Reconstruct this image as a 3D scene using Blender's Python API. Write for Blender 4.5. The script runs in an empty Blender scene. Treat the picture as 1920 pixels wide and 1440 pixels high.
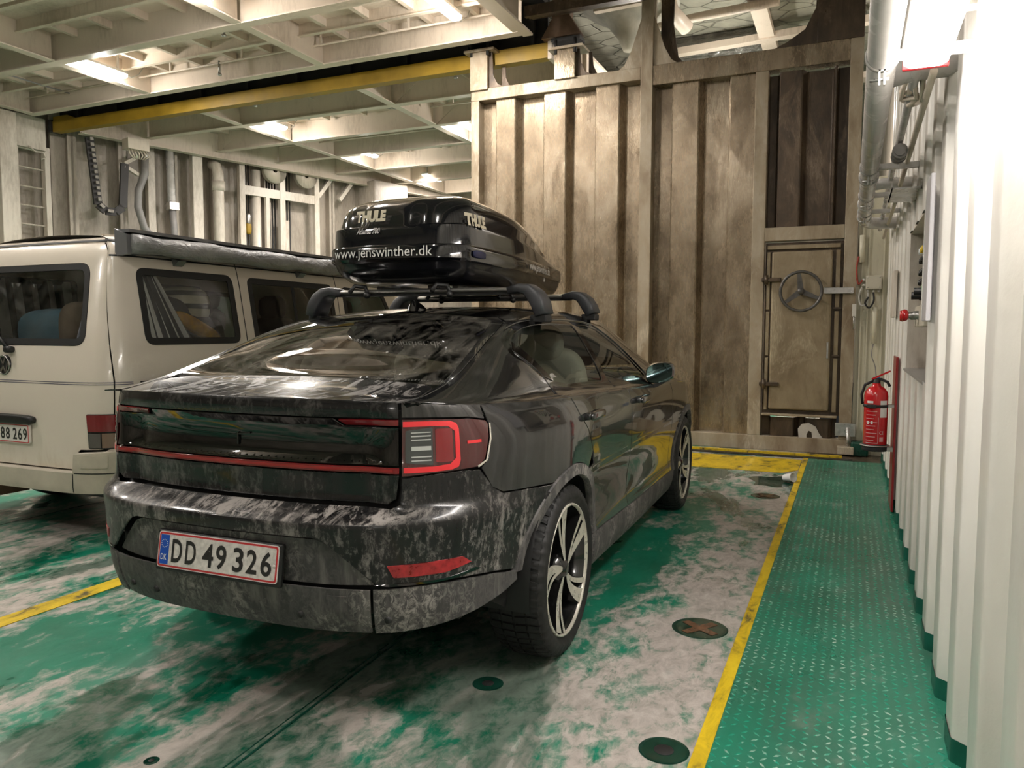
import bpy, bmesh, math, random
import numpy as np
from mathutils import Vector, Matrix
from mathutils.geometry import delaunay_2d_cdt

PI = math.pi
rnd = random.Random(7)
sc = bpy.context.scene
COL = sc.collection

# ------------------------------------------------------------------ camera
CAM_H, CAM_PITCH, CAM_YAW, CAM_ROLL, CAM_F = 1.3214, 0.0715, 0.416, 0.0024, 1436.45
cam_data = bpy.data.cameras.new('camera')
cam = bpy.data.objects.new('camera', cam_data)
COL.objects.link(cam)
cam_data.sensor_fit = 'HORIZONTAL'
cam_data.sensor_width = 36.0
cam_data.lens = 36.0 * CAM_F / 1920.0
cam_data.clip_start = 0.02
fh = Vector((-math.sin(CAM_YAW), math.cos(CAM_YAW), 0))
r0 = Vector((math.cos(CAM_YAW), math.sin(CAM_YAW), 0))
fw = fh * math.cos(CAM_PITCH) + Vector((0, 0, -math.sin(CAM_PITCH)))
u0 = r0.cross(fw)
rr = r0 * math.cos(CAM_ROLL) + u0 * math.sin(CAM_ROLL)
uu = u0 * math.cos(CAM_ROLL) - r0 * math.sin(CAM_ROLL)
m3 = Matrix((rr, uu, -fw)).transposed()
cam.matrix_world = Matrix.Translation((0, 0, CAM_H)) @ m3.to_4x4()
sc.camera = cam

# ------------------------------------------------------------------ world, exposure
world = bpy.data.worlds.new('world')
sc.world = world
world.use_nodes = True
world.node_tree.nodes['Background'].inputs[0].default_value = (0.9, 0.95, 1.0, 1)
world.node_tree.nodes['Background'].inputs[1].default_value = 0.012
sc.view_settings.view_transform = 'Standard'
sc.view_settings.look = 'None'
sc.view_settings.gamma = 1.0
sc.view_settings.use_curve_mapping = False
sc.view_settings.exposure = 0.42
try:
    sc.cycles.use_denoising = True
    sc.cycles.max_bounces = 5
    sc.cycles.diffuse_bounces = 3
    sc.cycles.glossy_bounces = 4
    sc.cycles.transmission_bounces = 4
    sc.cycles.transparent_max_bounces = 8
    sc.cycles.use_adaptive_sampling = True
    sc.cycles.adaptive_threshold = 0.12
    sc.cycles.adaptive_min_samples = 20
    sc.cycles.sample_clamp_indirect = 6.0
    sc.cycles.caustics_reflective = False
    sc.cycles.caustics_refractive = False
except Exception:
    pass
CEIL_LAMP_W = 58.0      # watts of each ceiling fixture
WALL_LAMP_W = 18.0      # watts of each wall fixture
LAMP_COL = (1.0, 0.935, 0.87)
WLAMP_COL = (1.0, 0.95, 0.92)

# ------------------------------------------------------------------ material helpers
class T:
    """small node builder"""
    def __init__(s, name):
        s.m = bpy.data.materials.new(name)
        s.m.use_nodes = True
        s.nt = s.m.node_tree
        s.b = s.nt.nodes['Principled BSDF']
        s.out = s.nt.nodes['Material Output']
    def n(s, typ, **kw):
        nd = s.nt.nodes.new(typ)
        for k, v in kw.items():
            setattr(nd, k, v)
        return nd
    def set(s, sock, v):
        if hasattr(v, 'links') or isinstance(v, bpy.types.NodeSocket):
            s.nt.links.new(v, sock)
        else:
            if isinstance(v, (tuple, list)) and len(v) == 3 and sock.type == 'RGBA':
                v = (*v, 1)
            sock.default_value = v
    def P(s, **kw):
        for k, v in kw.items():
            s.set(s.b.inputs[k.replace('_', ' ')], v)
        return s
    def co(s, scale=(1, 1, 1), rot=(0, 0, 0), loc=(0, 0, 0), kind='Object'):
        tc = s.n('ShaderNodeTexCoord')
        mp = s.n('ShaderNodeMapping')
        mp.inputs['Scale'].default_value = scale
        mp.inputs['Rotation'].default_value = rot
        mp.inputs['Location'].default_value = loc
        s.nt.links.new(tc.outputs[kind], mp.inputs['Vector'])
        return mp.outputs['Vector']
    def pos(s, scale=(1, 1, 1), rot=(0, 0, 0)):
        g = s.n('ShaderNodeNewGeometry')
        mp = s.n('ShaderNodeMapping')
        mp.inputs['Scale'].default_value = scale
        mp.inputs['Rotation'].default_value = rot
        s.nt.links.new(g.outputs['Position'], mp.inputs['Vector'])
        return mp.outputs['Vector']
    def noise(s, scale, detail=4, rough=.55, vec=None, dist=0.0):
        nd = s.n('ShaderNodeTexNoise')
        nd.inputs['Scale'].default_value = scale
        nd.inputs['Detail'].default_value = min(detail, 5)
        nd.inputs['Roughness'].default_value = rough
        nd.inputs['Distortion'].default_value = dist
        if vec is not None:
            s.nt.links.new(vec, nd.inputs['Vector'])
        return nd.outputs['Fac']
    def ramp(s, fac, *stops, interp='LINEAR'):
        nd = s.n('ShaderNodeValToRGB')
        nd.color_ramp.interpolation = interp
        el = nd.color_ramp.elements
        while len(el) < len(stops):
            el.new(0.5)
        for e, (p, c) in zip(el, stops):
            e.position = p
            if isinstance(c, (int, float)):
                c = (c, c, c)
            e.color = (*c, 1) if len(c) == 3 else c
        s.set(nd.inputs['Fac'], fac)
        return nd.outputs['Color']
    def mix(s, fac, a, b, mode='MIX'):
        nd = s.n('ShaderNodeMix', data_type='RGBA', blend_type=mode)
        s.set(nd.inputs['Factor'], fac)
        s.set(nd.inputs['A'] if False else nd.inputs[6], a)
        s.set(nd.inputs[7], b)
        return nd.outputs[2]
    def math(s, op, a, b=0.0, clamp=False):
        nd = s.n('ShaderNodeMath', operation=op, use_clamp=clamp)
        s.set(nd.inputs[0], a)
        s.set(nd.inputs[1], b)
        return nd.outputs[0]
    def sep(s, vec):
        nd = s.n('ShaderNodeSeparateXYZ')
        s.nt.links.new(vec, nd.inputs[0])
        return nd.outputs
    def bump(s, h, strength=.3, dist=.01):
        nd = s.n('ShaderNodeBump')
        nd.inputs['Strength'].default_value = strength
        nd.inputs['Distance'].default_value = dist
        s.set(nd.inputs['Height'], h)
        s.nt.links.new(nd.outputs['Normal'], s.b.inputs['Normal'])
        return s

MATS = {}
def plain(name, col, rough=.5, metal=0.0, coat=0.0, var=0.0, vscale=6.0, spec=.5):
    if name in MATS:
        return MATS[name]
    t = T(name)
    c = (*col, 1)
    if var:
        f = t.noise(vscale, 5, .6, t.pos())
        lo = tuple(x * (1 - var) for x in col)
        hi = tuple(min(1, x * (1 + var)) for x in col)
        c = t.ramp(f, (.3, lo), (.7, hi))
        rr_ = t.ramp(f, (.3, max(0, rough - .12)), (.7, min(1, rough + .12)))
        t.P(Base_Color=c, Roughness=rr_, Metallic=metal)
    else:
        t.P(Base_Color=c, Roughness=rough, Metallic=metal)
    t.b.inputs['Coat Weight'].default_value = coat
    t.b.inputs['Coat Roughness'].default_value = .04
    t.b.inputs['Specular IOR Level'].default_value = spec
    MATS[name] = t.m
    return t.m

def emit(name, col, strength):
    if name in MATS:
        return MATS[name]
    t = T(name)
    t.P(Base_Color=col, Roughness=.4)
    t.set(t.b.inputs['Emission Color'], (*col, 1))
    t.b.inputs['Emission Strength'].default_value = strength
    try:
        t.m.cycles.emission_sampling = 'NONE'    # the lamp's own light object does the sampling
    except Exception:
        pass
    MATS[name] = t.m
    return t.m

def glass(name, tint, dust=0.0, refl=.9, streak=None, dustcol=(.3, .28, .24), ior=1.5):
    """thin tinted pane: fresnel gloss over a tinted see-through, with dust"""
    if name in MATS:
        return MATS[name]
    t = T(name)
    fr = t.n('ShaderNodeFresnel'); fr.inputs['IOR'].default_value = ior
    tr = t.n('ShaderNodeBsdfTransparent'); tr.inputs['Color'].default_value = (*tint, 1)
    gl = t.n('ShaderNodeBsdfGlossy'); gl.inputs['Roughness'].default_value = .015
    gl.inputs['Color'].default_value = (refl, refl, refl, 1)
    mx = t.n('ShaderNodeMixShader')
    t.nt.links.new(fr.outputs[0], mx.inputs[0]); t.nt.links.new(tr.outputs[0], mx.inputs[1]); t.nt.links.new(gl.outputs[0], mx.inputs[2])
    last = mx.outputs[0]
    if dust:
        v = t.co(streak or (1, 1, 1))
        f = t.ramp(t.noise(5, 7, .68, v, .6), (.42, 0.0), (.75, dust))
        if streak:
            g = t.ramp(t.noise(1.6, 2, .5, t.co()), (.40, .12), (.6, 1.0))
            f = t.mix(1.0, f, g, 'MULTIPLY')
        df = t.n('ShaderNodeBsdfDiffuse'); df.inputs['Color'].default_value = (*dustcol, 1)
        m2 = t.n('ShaderNodeMixShader')
        t.nt.links.new(f, m2.inputs[0]); t.nt.links.new(last, m2.inputs[1]); t.nt.links.new(df.outputs[0], m2.inputs[2])
        last = m2.outputs[0]
    t.nt.links.new(last, t.out.inputs['Surface'])
    MATS[name] = t.m
    return t.m

# ------------------------------------------------------------------ mesh helpers
class MB:
    def __init__(s):
        s.v = []; s.f = []; s.sm = []
    def add(s, vs, fs, smooth=False):
        o = len(s.v)
        s.v += [tuple(p) for p in vs]
        s.f += [tuple(i + o for i in f) for f in fs]
        s.sm += [smooth] * len(fs)
        return s
    def box(s, x0, x1, y0, y1, z0, z1):
        x0, x1 = min(x0, x1), max(x0, x1); y0, y1 = min(y0, y1), max(y0, y1); z0, z1 = min(z0, z1), max(z0, z1)
        vs = [(x0,y0,z0),(x1,y0,z0),(x1,y1,z0),(x0,y1,z0),(x0,y0,z1),(x1,y0,z1),(x1,y1,z1),(x0,y1,z1)]
        return s.add(vs, [(0,3,2,1),(4,5,6,7),(0,1,5,4),(1,2,6,5),(2,3,7,6),(3,0,4,7)])
    def bar(s, a, b, w, h, up=(0, 0, 1)):
        """rectangular bar from a to b, w sideways, h along up"""
        a = Vector(a); b = Vector(b); d = (b - a).normalized(); up = Vector(up)
        if abs(d.dot(up)) > .98: up = Vector((1, 0, 0))
        sd = d.cross(up).normalized(); up = sd.cross(d).normalized()
        vs = []
        for p in (a, b):
            for i, j in ((-1,-1),(1,-1),(1,1),(-1,1)):
                vs.append(p + sd * (i * w / 2) + up * (j * h / 2))
        return s.add(vs, [(0,1,2,3),(7,6,5,4),(0,4,5,1),(1,5,6,2),(2,6,7,3),(3,7,4,0)])
    def tube(s, pts, r, n=12, caps=True, rads=None):
        pts = [Vector(p) for p in pts]
        k = len(pts); up = Vector((0, 0, 1)); vs = []; prev = None
        for i, p in enumerate(pts):
            d = (pts[min(i + 1, k - 1)] - pts[max(i - 1, 0)]).normalized()
            if prev is None:
                a = up if abs(d.dot(up)) < .95 else Vector((1, 0, 0))
                x = d.cross(a).normalized()
            else:
                x = (prev - d * prev.dot(d)).normalized()
            prev = x; y = d.cross(x)
            ri = rads[i] if rads else r
            for j in range(n):
                t = 2 * PI * j / n
                vs.append(p + x * (ri * math.cos(t)) + y * (ri * math.sin(t)))
        fs = []
        for i in range(k - 1):
            for j in range(n):
                fs.append((i*n + j, i*n + (j+1) % n, (i+1)*n + (j+1) % n, (i+1)*n + j))
        s.add(vs, fs, True)
        if caps:
            o = len(s.v) - len(vs)
            s.f += [tuple(o + j for j in reversed(range(n))), tuple(o + (k-1)*n + j for j in range(n))]
            s.sm += [False, False]
        return s
    def lathe(s, prof, n=32, c=(0, 0, 0), axis='z', smooth=True, a0=0, a1=2*PI):
        """prof: list of (r, h) around axis"""
        full = abs(a1 - a0 - 2*PI) < 1e-6
        m = n if full else n + 1
        vs = []
        for r, h in prof:
            for j in range(m):
                t = a0 + (a1 - a0) * j / n
                a, b = r * math.cos(t), r * math.sin(t)
                p = {'z': (a, b, h), 'x': (h, a, b), 'y': (b, h, a)}[axis]
                vs.append((p[0] + c[0], p[1] + c[1], p[2] + c[2]))
        fs = []
        for i in range(len(prof) - 1):
            for j in range(n):
                k = (j + 1) % m
                fs.append((i*m + j, i*m + k, (i+1)*m + k, (i+1)*m + j))
        return s.add(vs, fs, smooth)
    def prism(s, poly, d, origin=(0,0,0), u=(1,0,0), v=(0,0,1)):
        """extrude a 2-D polygon (u,v) by vector d"""
        o = Vector(origin); u = Vector(u); v = Vector(v); d = Vector(d); n = len(poly)
        a = [o + u*p[0] + v*p[1] for p in poly]
        vs = a + [p + d for p in a]
        fs = [tuple(reversed(range(n))), tuple(range(n, 2*n))]
        for i in range(n):
            j = (i+1) % n
            fs.append((i, j, n + j, n + i))
        return s.add(vs, fs)
    def sphere(s, c, rx, ry=None, rz=None, n=16, m=10):
        ry = ry or rx; rz = rz or rx
        vs = []
        for i in range(m + 1):
            a = PI * i / m
            for j in range(n):
                t = 2*PI*j/n
                vs.append((c[0]+rx*math.sin(a)*math.cos(t), c[1]+ry*math.sin(a)*math.sin(t), c[2]+rz*math.cos(a)))
        fs = [(i*n+j, (i+1)*n+j, (i+1)*n+(j+1) % n, i*n+(j+1) % n) for i in range(m) for j in range(n)]
        return s.add(vs, fs, True)
    def rbox(s, c, dx, dy, dz, e=4.0, n=24, m=14):
        """superellipsoid rounded block"""
        def sg(x, p): return math.copysign(abs(x) ** p, x)
        q = 2.0 / e; vs = []
        for i in range(m + 1):
            a = -PI/2 + PI*i/m
            for j in range(n):
                t = 2*PI*j/n
                vs.append((c[0]+dx*sg(math.cos(a), q)*sg(math.cos(t), q), c[1]+dy*sg(math.cos(a), q)*sg(math.sin(t), q), c[2]+dz*sg(math.sin(a), q)))
        fs = [(i*n+j, i*n+(j+1) % n, (i+1)*n+(j+1) % n, (i+1)*n+j) for i in range(m) for j in range(n)]
        return s.add(vs, fs, True)
    def xf(s, mat):
        s.v = [tuple(mat @ Vector(p)) for p in s.v]
        return s
    def mesh(s, name):
        me = bpy.data.meshes.new(name)
        me.from_pydata(s.v, [], s.f)
        me.polygons.foreach_set('use_smooth', s.sm)
        me.update()
        return me
    def build(s, name, mat, parent=None, loc=None, fix=True, bevel=0.0):
        me = s.mesh(name)
        if fix:
            bm = bmesh.new(); bm.from_mesh(me)
            bmesh.ops.remove_doubles(bm, verts=bm.verts, dist=1e-6)
            bmesh.ops.recalc_face_normals(bm, faces=bm.faces)
            bm.to_mesh(me); bm.free()
        return link(name, me, mat, parent, loc, bevel)

def link(name, me, mat, parent=None, loc=None, bevel=0.0):
    o = bpy.data.objects.new(name, me)
    COL.objects.link(o)
    if mat is not None and not me.materials:
        me.materials.append(mat)
    if parent is not None:
        o.parent = parent
    if loc is not None:
        o.location = loc
    if bevel:
        b = o.modifiers.new('bevel', 'BEVEL'); b.width = bevel; b.segments = 2; b.limit_method = 'ANGLE'
    return o

def tag(o, label, cat, group=None):
    o['label'] = label; o['category'] = cat
    if group: o['group'] = group
    return o
def struct(o, label=None):
    o['kind'] = 'structure'
    if label: o['label'] = label
    return o
def empty(name, loc=(0, 0, 0), rz=0.0, parent=None):
    o = bpy.data.objects.new(name, None)
    COL.objects.link(o)
    o.location = loc; o.rotation_euler = (0, 0, rz); o.empty_display_size = .1
    if parent: o.parent = parent
    return o
def copy_tree(o, parent=None):
    c = o.copy(); COL.objects.link(c); c.parent = parent
    for ch in o.children:
        copy_tree(ch, c)
    return c

# ------------------------------------------------------------------ 1-D interpolation
def pchip(xs, ys):
    xs = np.asarray(xs, float); ys = np.asarray(ys, float)
    h = np.diff(xs); d = np.diff(ys) / h
    m = np.zeros(len(xs)); m[0] = d[0]; m[-1] = d[-1]
    for i in range(1, len(xs) - 1):
        if d[i-1] * d[i] > 0:
            w1 = 2*h[i] + h[i-1]; w2 = h[i] + 2*h[i-1]
            m[i] = (w1 + w2) / (w1/d[i-1] + w2/d[i])
    def f(x):
        x = np.clip(np.asarray(x, float), xs[0], xs[-1])
        i = np.clip(np.searchsorted(xs, x) - 1, 0, len(xs) - 2)
        t = (x - xs[i]) / h[i]
        return ((2*t**3 - 3*t**2 + 1)*ys[i] + (t**3 - 2*t**2 + t)*h[i]*m[i]
                + (-2*t**3 + 3*t**2)*ys[i+1] + (t**3 - t**2)*h[i]*m[i+1])
    return f
def sstep(x, a, b):
    t = np.clip((np.asarray(x, float) - a) / (b - a), 0, 1)
    return t*t*(3 - 2*t)

# ------------------------------------------------------------------ panels cut from a parametric surface
def roundc(poly, r=.02, n=4):
    """round the corners of a polygon"""
    out = []; k = len(poly)
    for i in range(k):
        p = np.array(poly[i], float); a = np.array(poly[i-1], float); b = np.array(poly[(i+1) % k], float)
        la, lb = np.linalg.norm(a-p), np.linalg.norm(b-p)
        ra = min(r, la*.45); rb = min(r, lb*.45)
        A = p + (a-p)/max(la, 1e-9)*ra; B = p + (b-p)/max(lb, 1e-9)*rb
        for j in range(n + 1):
            t = j / n
            out.append(tuple((1-t)**2*A + 2*t*(1-t)*p + t*t*B))
    return out
def dens(poly, step):
    out = []
    for i in range(len(poly)):
        a = np.array(poly[i], float); b = np.array(poly[(i+1) % len(poly)], float)
        k = max(1, int(math.ceil(np.linalg.norm(b-a) / step)))
        out += [tuple(a + (b-a)*j/k) for j in range(k)]
    return out
def area2(p):
    p = np.asarray(p); q = np.roll(p, -1, 0)
    return float(np.sum(p[:, 0]*q[:, 1] - q[:, 0]*p[:, 1])) / 2
def inset(poly, g):
    p = np.asarray(poly, float)
    if area2(p) < 0: p = p[::-1]
    # drop coincident points
    keep = np.linalg.norm(p - np.roll(p, 1, 0), axis=1) > 1e-6
    p = p[keep]
    if not g: return p
    e = np.roll(p, -1, 0) - p
    e /= np.linalg.norm(e, axis=1)[:, None]
    nrm = np.stack([-e[:, 1], e[:, 0]], 1)
    n2 = nrm + np.roll(nrm, 1, 0)
    ln = np.linalg.norm(n2, axis=1)
    ln[ln < .3] = .3
    n2 = n2 / ln[:, None]
    cosv = np.sum(n2 * nrm, 1); cosv[cosv < .4] = .4
    return p + n2 * (g / cosv)[:, None]
def inpoly(pts, poly):
    x, y = pts[:, 0], pts[:, 1]
    ins = np.zeros(len(pts), bool)
    a = poly; b = np.roll(poly, -1, 0)
    for (x1, y1), (x2, y2) in zip(a, b):
        if y1 == y2: continue
        c = ((y1 > y) != (y2 > y)) & (x < (x2-x1)*(y-y1)/(y2-y1) + x1)
        ins ^= c
    return ins
def surf_n(S, u, v, e=.004):
    a = S(u + e, v) - S(u - e, v); b = S(u, v + e) - S(u, v - e)
    n = np.cross(a, b); l = np.linalg.norm(n, axis=1); l[l < 1e-12] = 1
    return n / l[:, None]
def panel(name, S, poly, mat, parent, step=.03, off=0.0, thick=.008, gap=.002, holes=(), vlev=None, flip=False, label=None, vs=1.0):
    """cut the polygon out of the surface S(u,v), give it thickness and exact normals.
    vlev: extra v levels to sample at; vs: scale of v into metres for gap and step"""
    loops = [inset([(a, b*vs) for a, b in dens2(poly, step, vs)], gap)]
    for h in holes:
        loops.append(inset([(a, b*vs) for a, b in dens2(h, step, vs)], -gap))
    outer = loops[0]
    lo, hi = outer.min(0), outer.max(0)
    us = np.arange(lo[0] + step*.5, hi[0], step)
    if vlev is None:
        vv = np.arange(lo[1] + step*.5, hi[1], step)
    else:
        vv = np.array([q*vs for q in vlev if lo[1] < q*vs < hi[1]])
    if len(us) and len(vv):
        g = np.stack(np.meshgrid(us, vv), -1).reshape(-1, 2)
        ok = inpoly(g, outer)
        for h in loops[1:]: ok &= ~inpoly(g, h)
        # keep clear of the borders
        allb = np.concatenate(loops)
        g = g[ok]
        if len(g):
            dmin = np.array([np.min(np.sum((allb - p)**2, 1)) for p in g])
            g = g[dmin > (step*.28)**2]
    else:
        g = np.zeros((0, 2))
    pts = [Vector(p) for l in loops for p in l] + [Vector(p) for p in g]
    edges = []; o = 0
    for l in loops:
        k = len(l)
        edges += [(o+i, o+(i+1) % k) for i in range(k)]; o += k
    r = delaunay_2d_cdt(pts, edges, [], 0, 1e-6)
    P2 = np.array([(p[0], p[1]) for p in r[0]])
    tri = np.array([f for f in r[2] if len(f) == 3])
    cen = P2[tri].mean(1)
    ok = inpoly(cen, outer)
    for h in loops[1:]: ok &= ~inpoly(cen, h)
    tri = tri[ok]
    used = np.unique(tri); remap = -np.ones(len(P2), int); remap[used] = np.arange(len(used))
    P2 = P2[used]; tri = remap[tri]
    u, v = P2[:, 0], P2[:, 1] / vs
    P = S(u, v); N = surf_n(S, u, v)
    if flip or getattr(S, 'flip', False): N = -N
    P = P + N*off
    # orientation
    fn = np.cross(P[tri[:, 1]] - P[tri[:, 0]], P[tri[:, 2]] - P[tri[:, 0]])
    w = np.sum(fn * N[tri[:, 0]], 1) < 0
    tri[w] = tri[w][:, ::-1]
    V = [tuple(p) for p in P]; NN = [tuple(p) for p in N]; Fc = [tuple(int(i) for i in t) for t in tri]
    if thick:
        cnt = {}
        for t in Fc:
            for i in range(3):
                a, b = t[i], t[(i+1) % 3]
                k = (min(a, b), max(a, b)); cnt[k] = None if k in cnt else (a, b)
        bd = [e for e in cnt.values() if e]
        for a, b in bd:
            pa, pb = P[a], P[b]; na, nb = N[a], N[b]
            od = np.cross(pb - pa, na); od = od / max(np.linalg.norm(od), 1e-9)
            o = len(V)
            # small rounded edge then the rim
            na2 = na + od; na2 /= np.linalg.norm(na2); nb2 = nb + od; nb2 /= np.linalg.norm(nb2)
            V += [tuple(pa), tuple(pb), tuple(pb - nb*thick), tuple(pa - na*thick)]
            NN += [tuple(na2), tuple(nb2), tuple(od), tuple(od)]
            Fc.append((o+1, o, o+3, o+2))
    me = bpy.data.meshes.new(name)
    me.from_pydata(V, [], Fc)
    me.polygons.foreach_set('use_smooth', [True]*len(Fc))
    me.update()
    me.normals_split_custom_set_from_vertices(NN)
    ob = link(name, me, mat, parent)
    if label: ob['label'] = label
    return ob
def dens2(poly, step, vs):
    q = dens([(a, b*vs) for a, b in poly], step)
    return [(a, b/vs) for a, b in q]
def strip(name, S, path, w, mat, parent, off=.0015, vs=1.0, label=None):
    """a thin flat band of width w following a path on the surface"""
    pth = np.array([(a, b*vs) for a, b in path], float)
    d = np.gradient(pth, axis=0); d /= np.linalg.norm(d, axis=1)[:, None]
    nn = np.stack([-d[:, 1], d[:, 0]], 1)*w/2
    poly = [tuple((p[0], p[1]/vs)) for p in np.concatenate([pth + nn, (pth - nn)[::-1]])]
    return panel(name, S, poly, mat, parent, step=.03, off=off, thick=.004, gap=0, vs=vs, label=label)

def tx(s):  # 2-D triangles of a line of text, width normalised by caller
    pass
def text_tris(body, shear=0.0, bold=0.0, spacing=1.0, cut=None):
    cu = bpy.data.curves.new('lettering', 'FONT')
    cu.body = body; cu.size = 1.0; cu.shear = shear; cu.offset = bold; cu.space_character = spacing
    cu.resolution_u = 4; cu.fill_mode = 'FRONT'
    ob = bpy.data.objects.new('lettering', cu)
    COL.objects.link(ob)
    dg = bpy.context.evaluated_depsgraph_get()
    me = bpy.data.meshes.new_from_object(ob.evaluated_get(dg))
    bm = bmesh.new(); bm.from_mesh(me)
    bmesh.ops.triangulate(bm, faces=bm.faces)
    if cut:
        for _ in range(cut):
            bmesh.ops.subdivide_edges(bm, edges=[e for e in bm.edges if e.calc_length() > .15], cuts=1)
            bmesh.ops.triangulate(bm, faces=bm.faces)
    vs = np.array([(v.co.x, v.co.y) for v in bm.verts])
    bm.verts.index_update()
    fs = [tuple(v.index for v in f.verts) for f in bm.faces]
    bm.free()
    bpy.data.objects.remove(ob); bpy.data.curves.remove(cu); bpy.data.meshes.remove(me)
    lo, hi = vs.min(0), vs.max(0)
    return vs - np.array([(lo[0]+hi[0])/2, 0]), fs, hi[0]-lo[0], hi[1]
def text_on(name, body, fmap, width, height, mat, parent, label=None, **kw):
    """fmap(u,v) -> 3-D point; u across (metres, centred), v up from the baseline"""
    vs, fs, w, h = text_tris(body, **kw)
    V = [tuple(fmap(a*width/w, b*height/h)) for a, b in vs]
    me = bpy.data.meshes.new(name)
    me.from_pydata(V, [], fs); me.update()
    ob = link(name, me, mat, parent)
    if label: ob['label'] = label
    return ob
# ------------------------------------------------------------------ materials of the place
def mk_white(name, col=(.70, .635, .55), dirt=(.36, .30, .235), amt=.55, rough=.38):
    t = T(name)
    big = t.noise(1.3, 4, .6, t.pos((1, 1, .35)))
    fine = t.noise(26, 5, .7, t.pos((1, 1, .25)))
    f = t.mix(.35, big, fine)
    c = t.ramp(f, (.30, dirt), (.30 + .4*amt, col), (.8, tuple(min(1, x*1.12) for x in col)))
    t.P(Base_Color=c, Roughness=rough)
    t.bump(t.noise(55, 3, .6, t.pos()), .18, .004)
    MATS[name] = t.m
    return t.m
M_WHITE = mk_white('white_ship_paint')
M_BEAM = mk_white('cream_beam_paint', (.66, .575, .475), (.42, .35, .275), .45, .42)
M_LEFT = mk_white('grimy_side_paint', (.50, .44, .37), (.22, .185, .15), .7, .45)
M_ENDW = mk_white('cream_end_wall_paint', (.70, .66, .52), (.46, .40, .29), .5, .4)

t = T('white_gloss_wall_paint')
f = t.noise(2.0, 4, .6, t.pos((1, 1, .3)))
c = t.ramp(f, (.30, (.62, .585, .52)), (.55, (.76, .73, .67)), (.8, (.82, .80, .75)))
t.P(Base_Color=c, Roughness=.30)
t.bump(t.noise(38, 4, .6, t.pos((1, 1, .6))), .22, .006)
M_RWALL = t.m

M_GREEN = plain('green_skirting_paint', (.008, .10, .065), .35, var=.3, vscale=9)
M_GREENDK = plain('dark_green_paint', (.006, .055, .035), .3, var=.3, vscale=9)
M_YELLOW = plain('yellow_beam_paint', (.30, .185, .012), .5, var=.25, vscale=3)
M_DARK = plain('black_steel', (.015, .014, .013), .55, var=.3)
M_RUB = plain('black_rubber', (.012, .012, .012), .65)
M_STEEL = plain('brushed_steel', (.45, .44, .42), .35, .9, var=.2, vscale=20)
M_RUSTBR = plain('rusty_brown_steel', (.16, .10, .065), .55, .2, var=.45, vscale=5)
M_GREYPIPE = plain('grey_plastic_pipe', (.27, .255, .25), .4, var=.15)
M_RED = plain('red_enamel', (.52, .012, .016), .25, coat=.4)
M_REDDK = plain('dark_red_enamel', (.28, .010, .014), .3, coat=.3)

# brass-brown greasy bulkhead
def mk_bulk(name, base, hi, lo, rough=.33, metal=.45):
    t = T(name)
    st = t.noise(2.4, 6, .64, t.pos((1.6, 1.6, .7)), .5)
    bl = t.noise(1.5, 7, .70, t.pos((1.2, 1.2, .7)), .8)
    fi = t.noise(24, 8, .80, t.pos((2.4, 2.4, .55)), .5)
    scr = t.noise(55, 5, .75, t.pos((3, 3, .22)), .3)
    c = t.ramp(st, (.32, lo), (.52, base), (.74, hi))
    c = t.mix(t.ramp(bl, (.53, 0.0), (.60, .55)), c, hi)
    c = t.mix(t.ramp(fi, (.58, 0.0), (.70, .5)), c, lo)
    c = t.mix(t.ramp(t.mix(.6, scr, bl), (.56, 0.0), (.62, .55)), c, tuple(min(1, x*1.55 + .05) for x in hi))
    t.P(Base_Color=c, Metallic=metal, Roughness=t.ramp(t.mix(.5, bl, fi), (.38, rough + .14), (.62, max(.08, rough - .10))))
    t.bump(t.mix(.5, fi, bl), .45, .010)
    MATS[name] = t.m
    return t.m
M_BULK = mk_bulk('greasy_bronze_bulkhead_paint', (.285, .222, .148), (.385, .318, .228), (.155, .115, .072), .24, .55)
M_BFRAME = mk_bulk('worn_beige_frame_paint', (.36, .295, .205), (.46, .40, .31), (.22, .16, .10), .45, .2)
M_DOOR = mk_bulk('tarnished_door_paint', (.29, .23, .145), (.35, .29, .195), (.20, .15, .09), .48, .25)
M_BDARK = mk_bulk('dark_oiled_steel', (.085, .06, .04), (.16, .115, .075), (.04, .03, .022), .35, .4)

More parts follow.
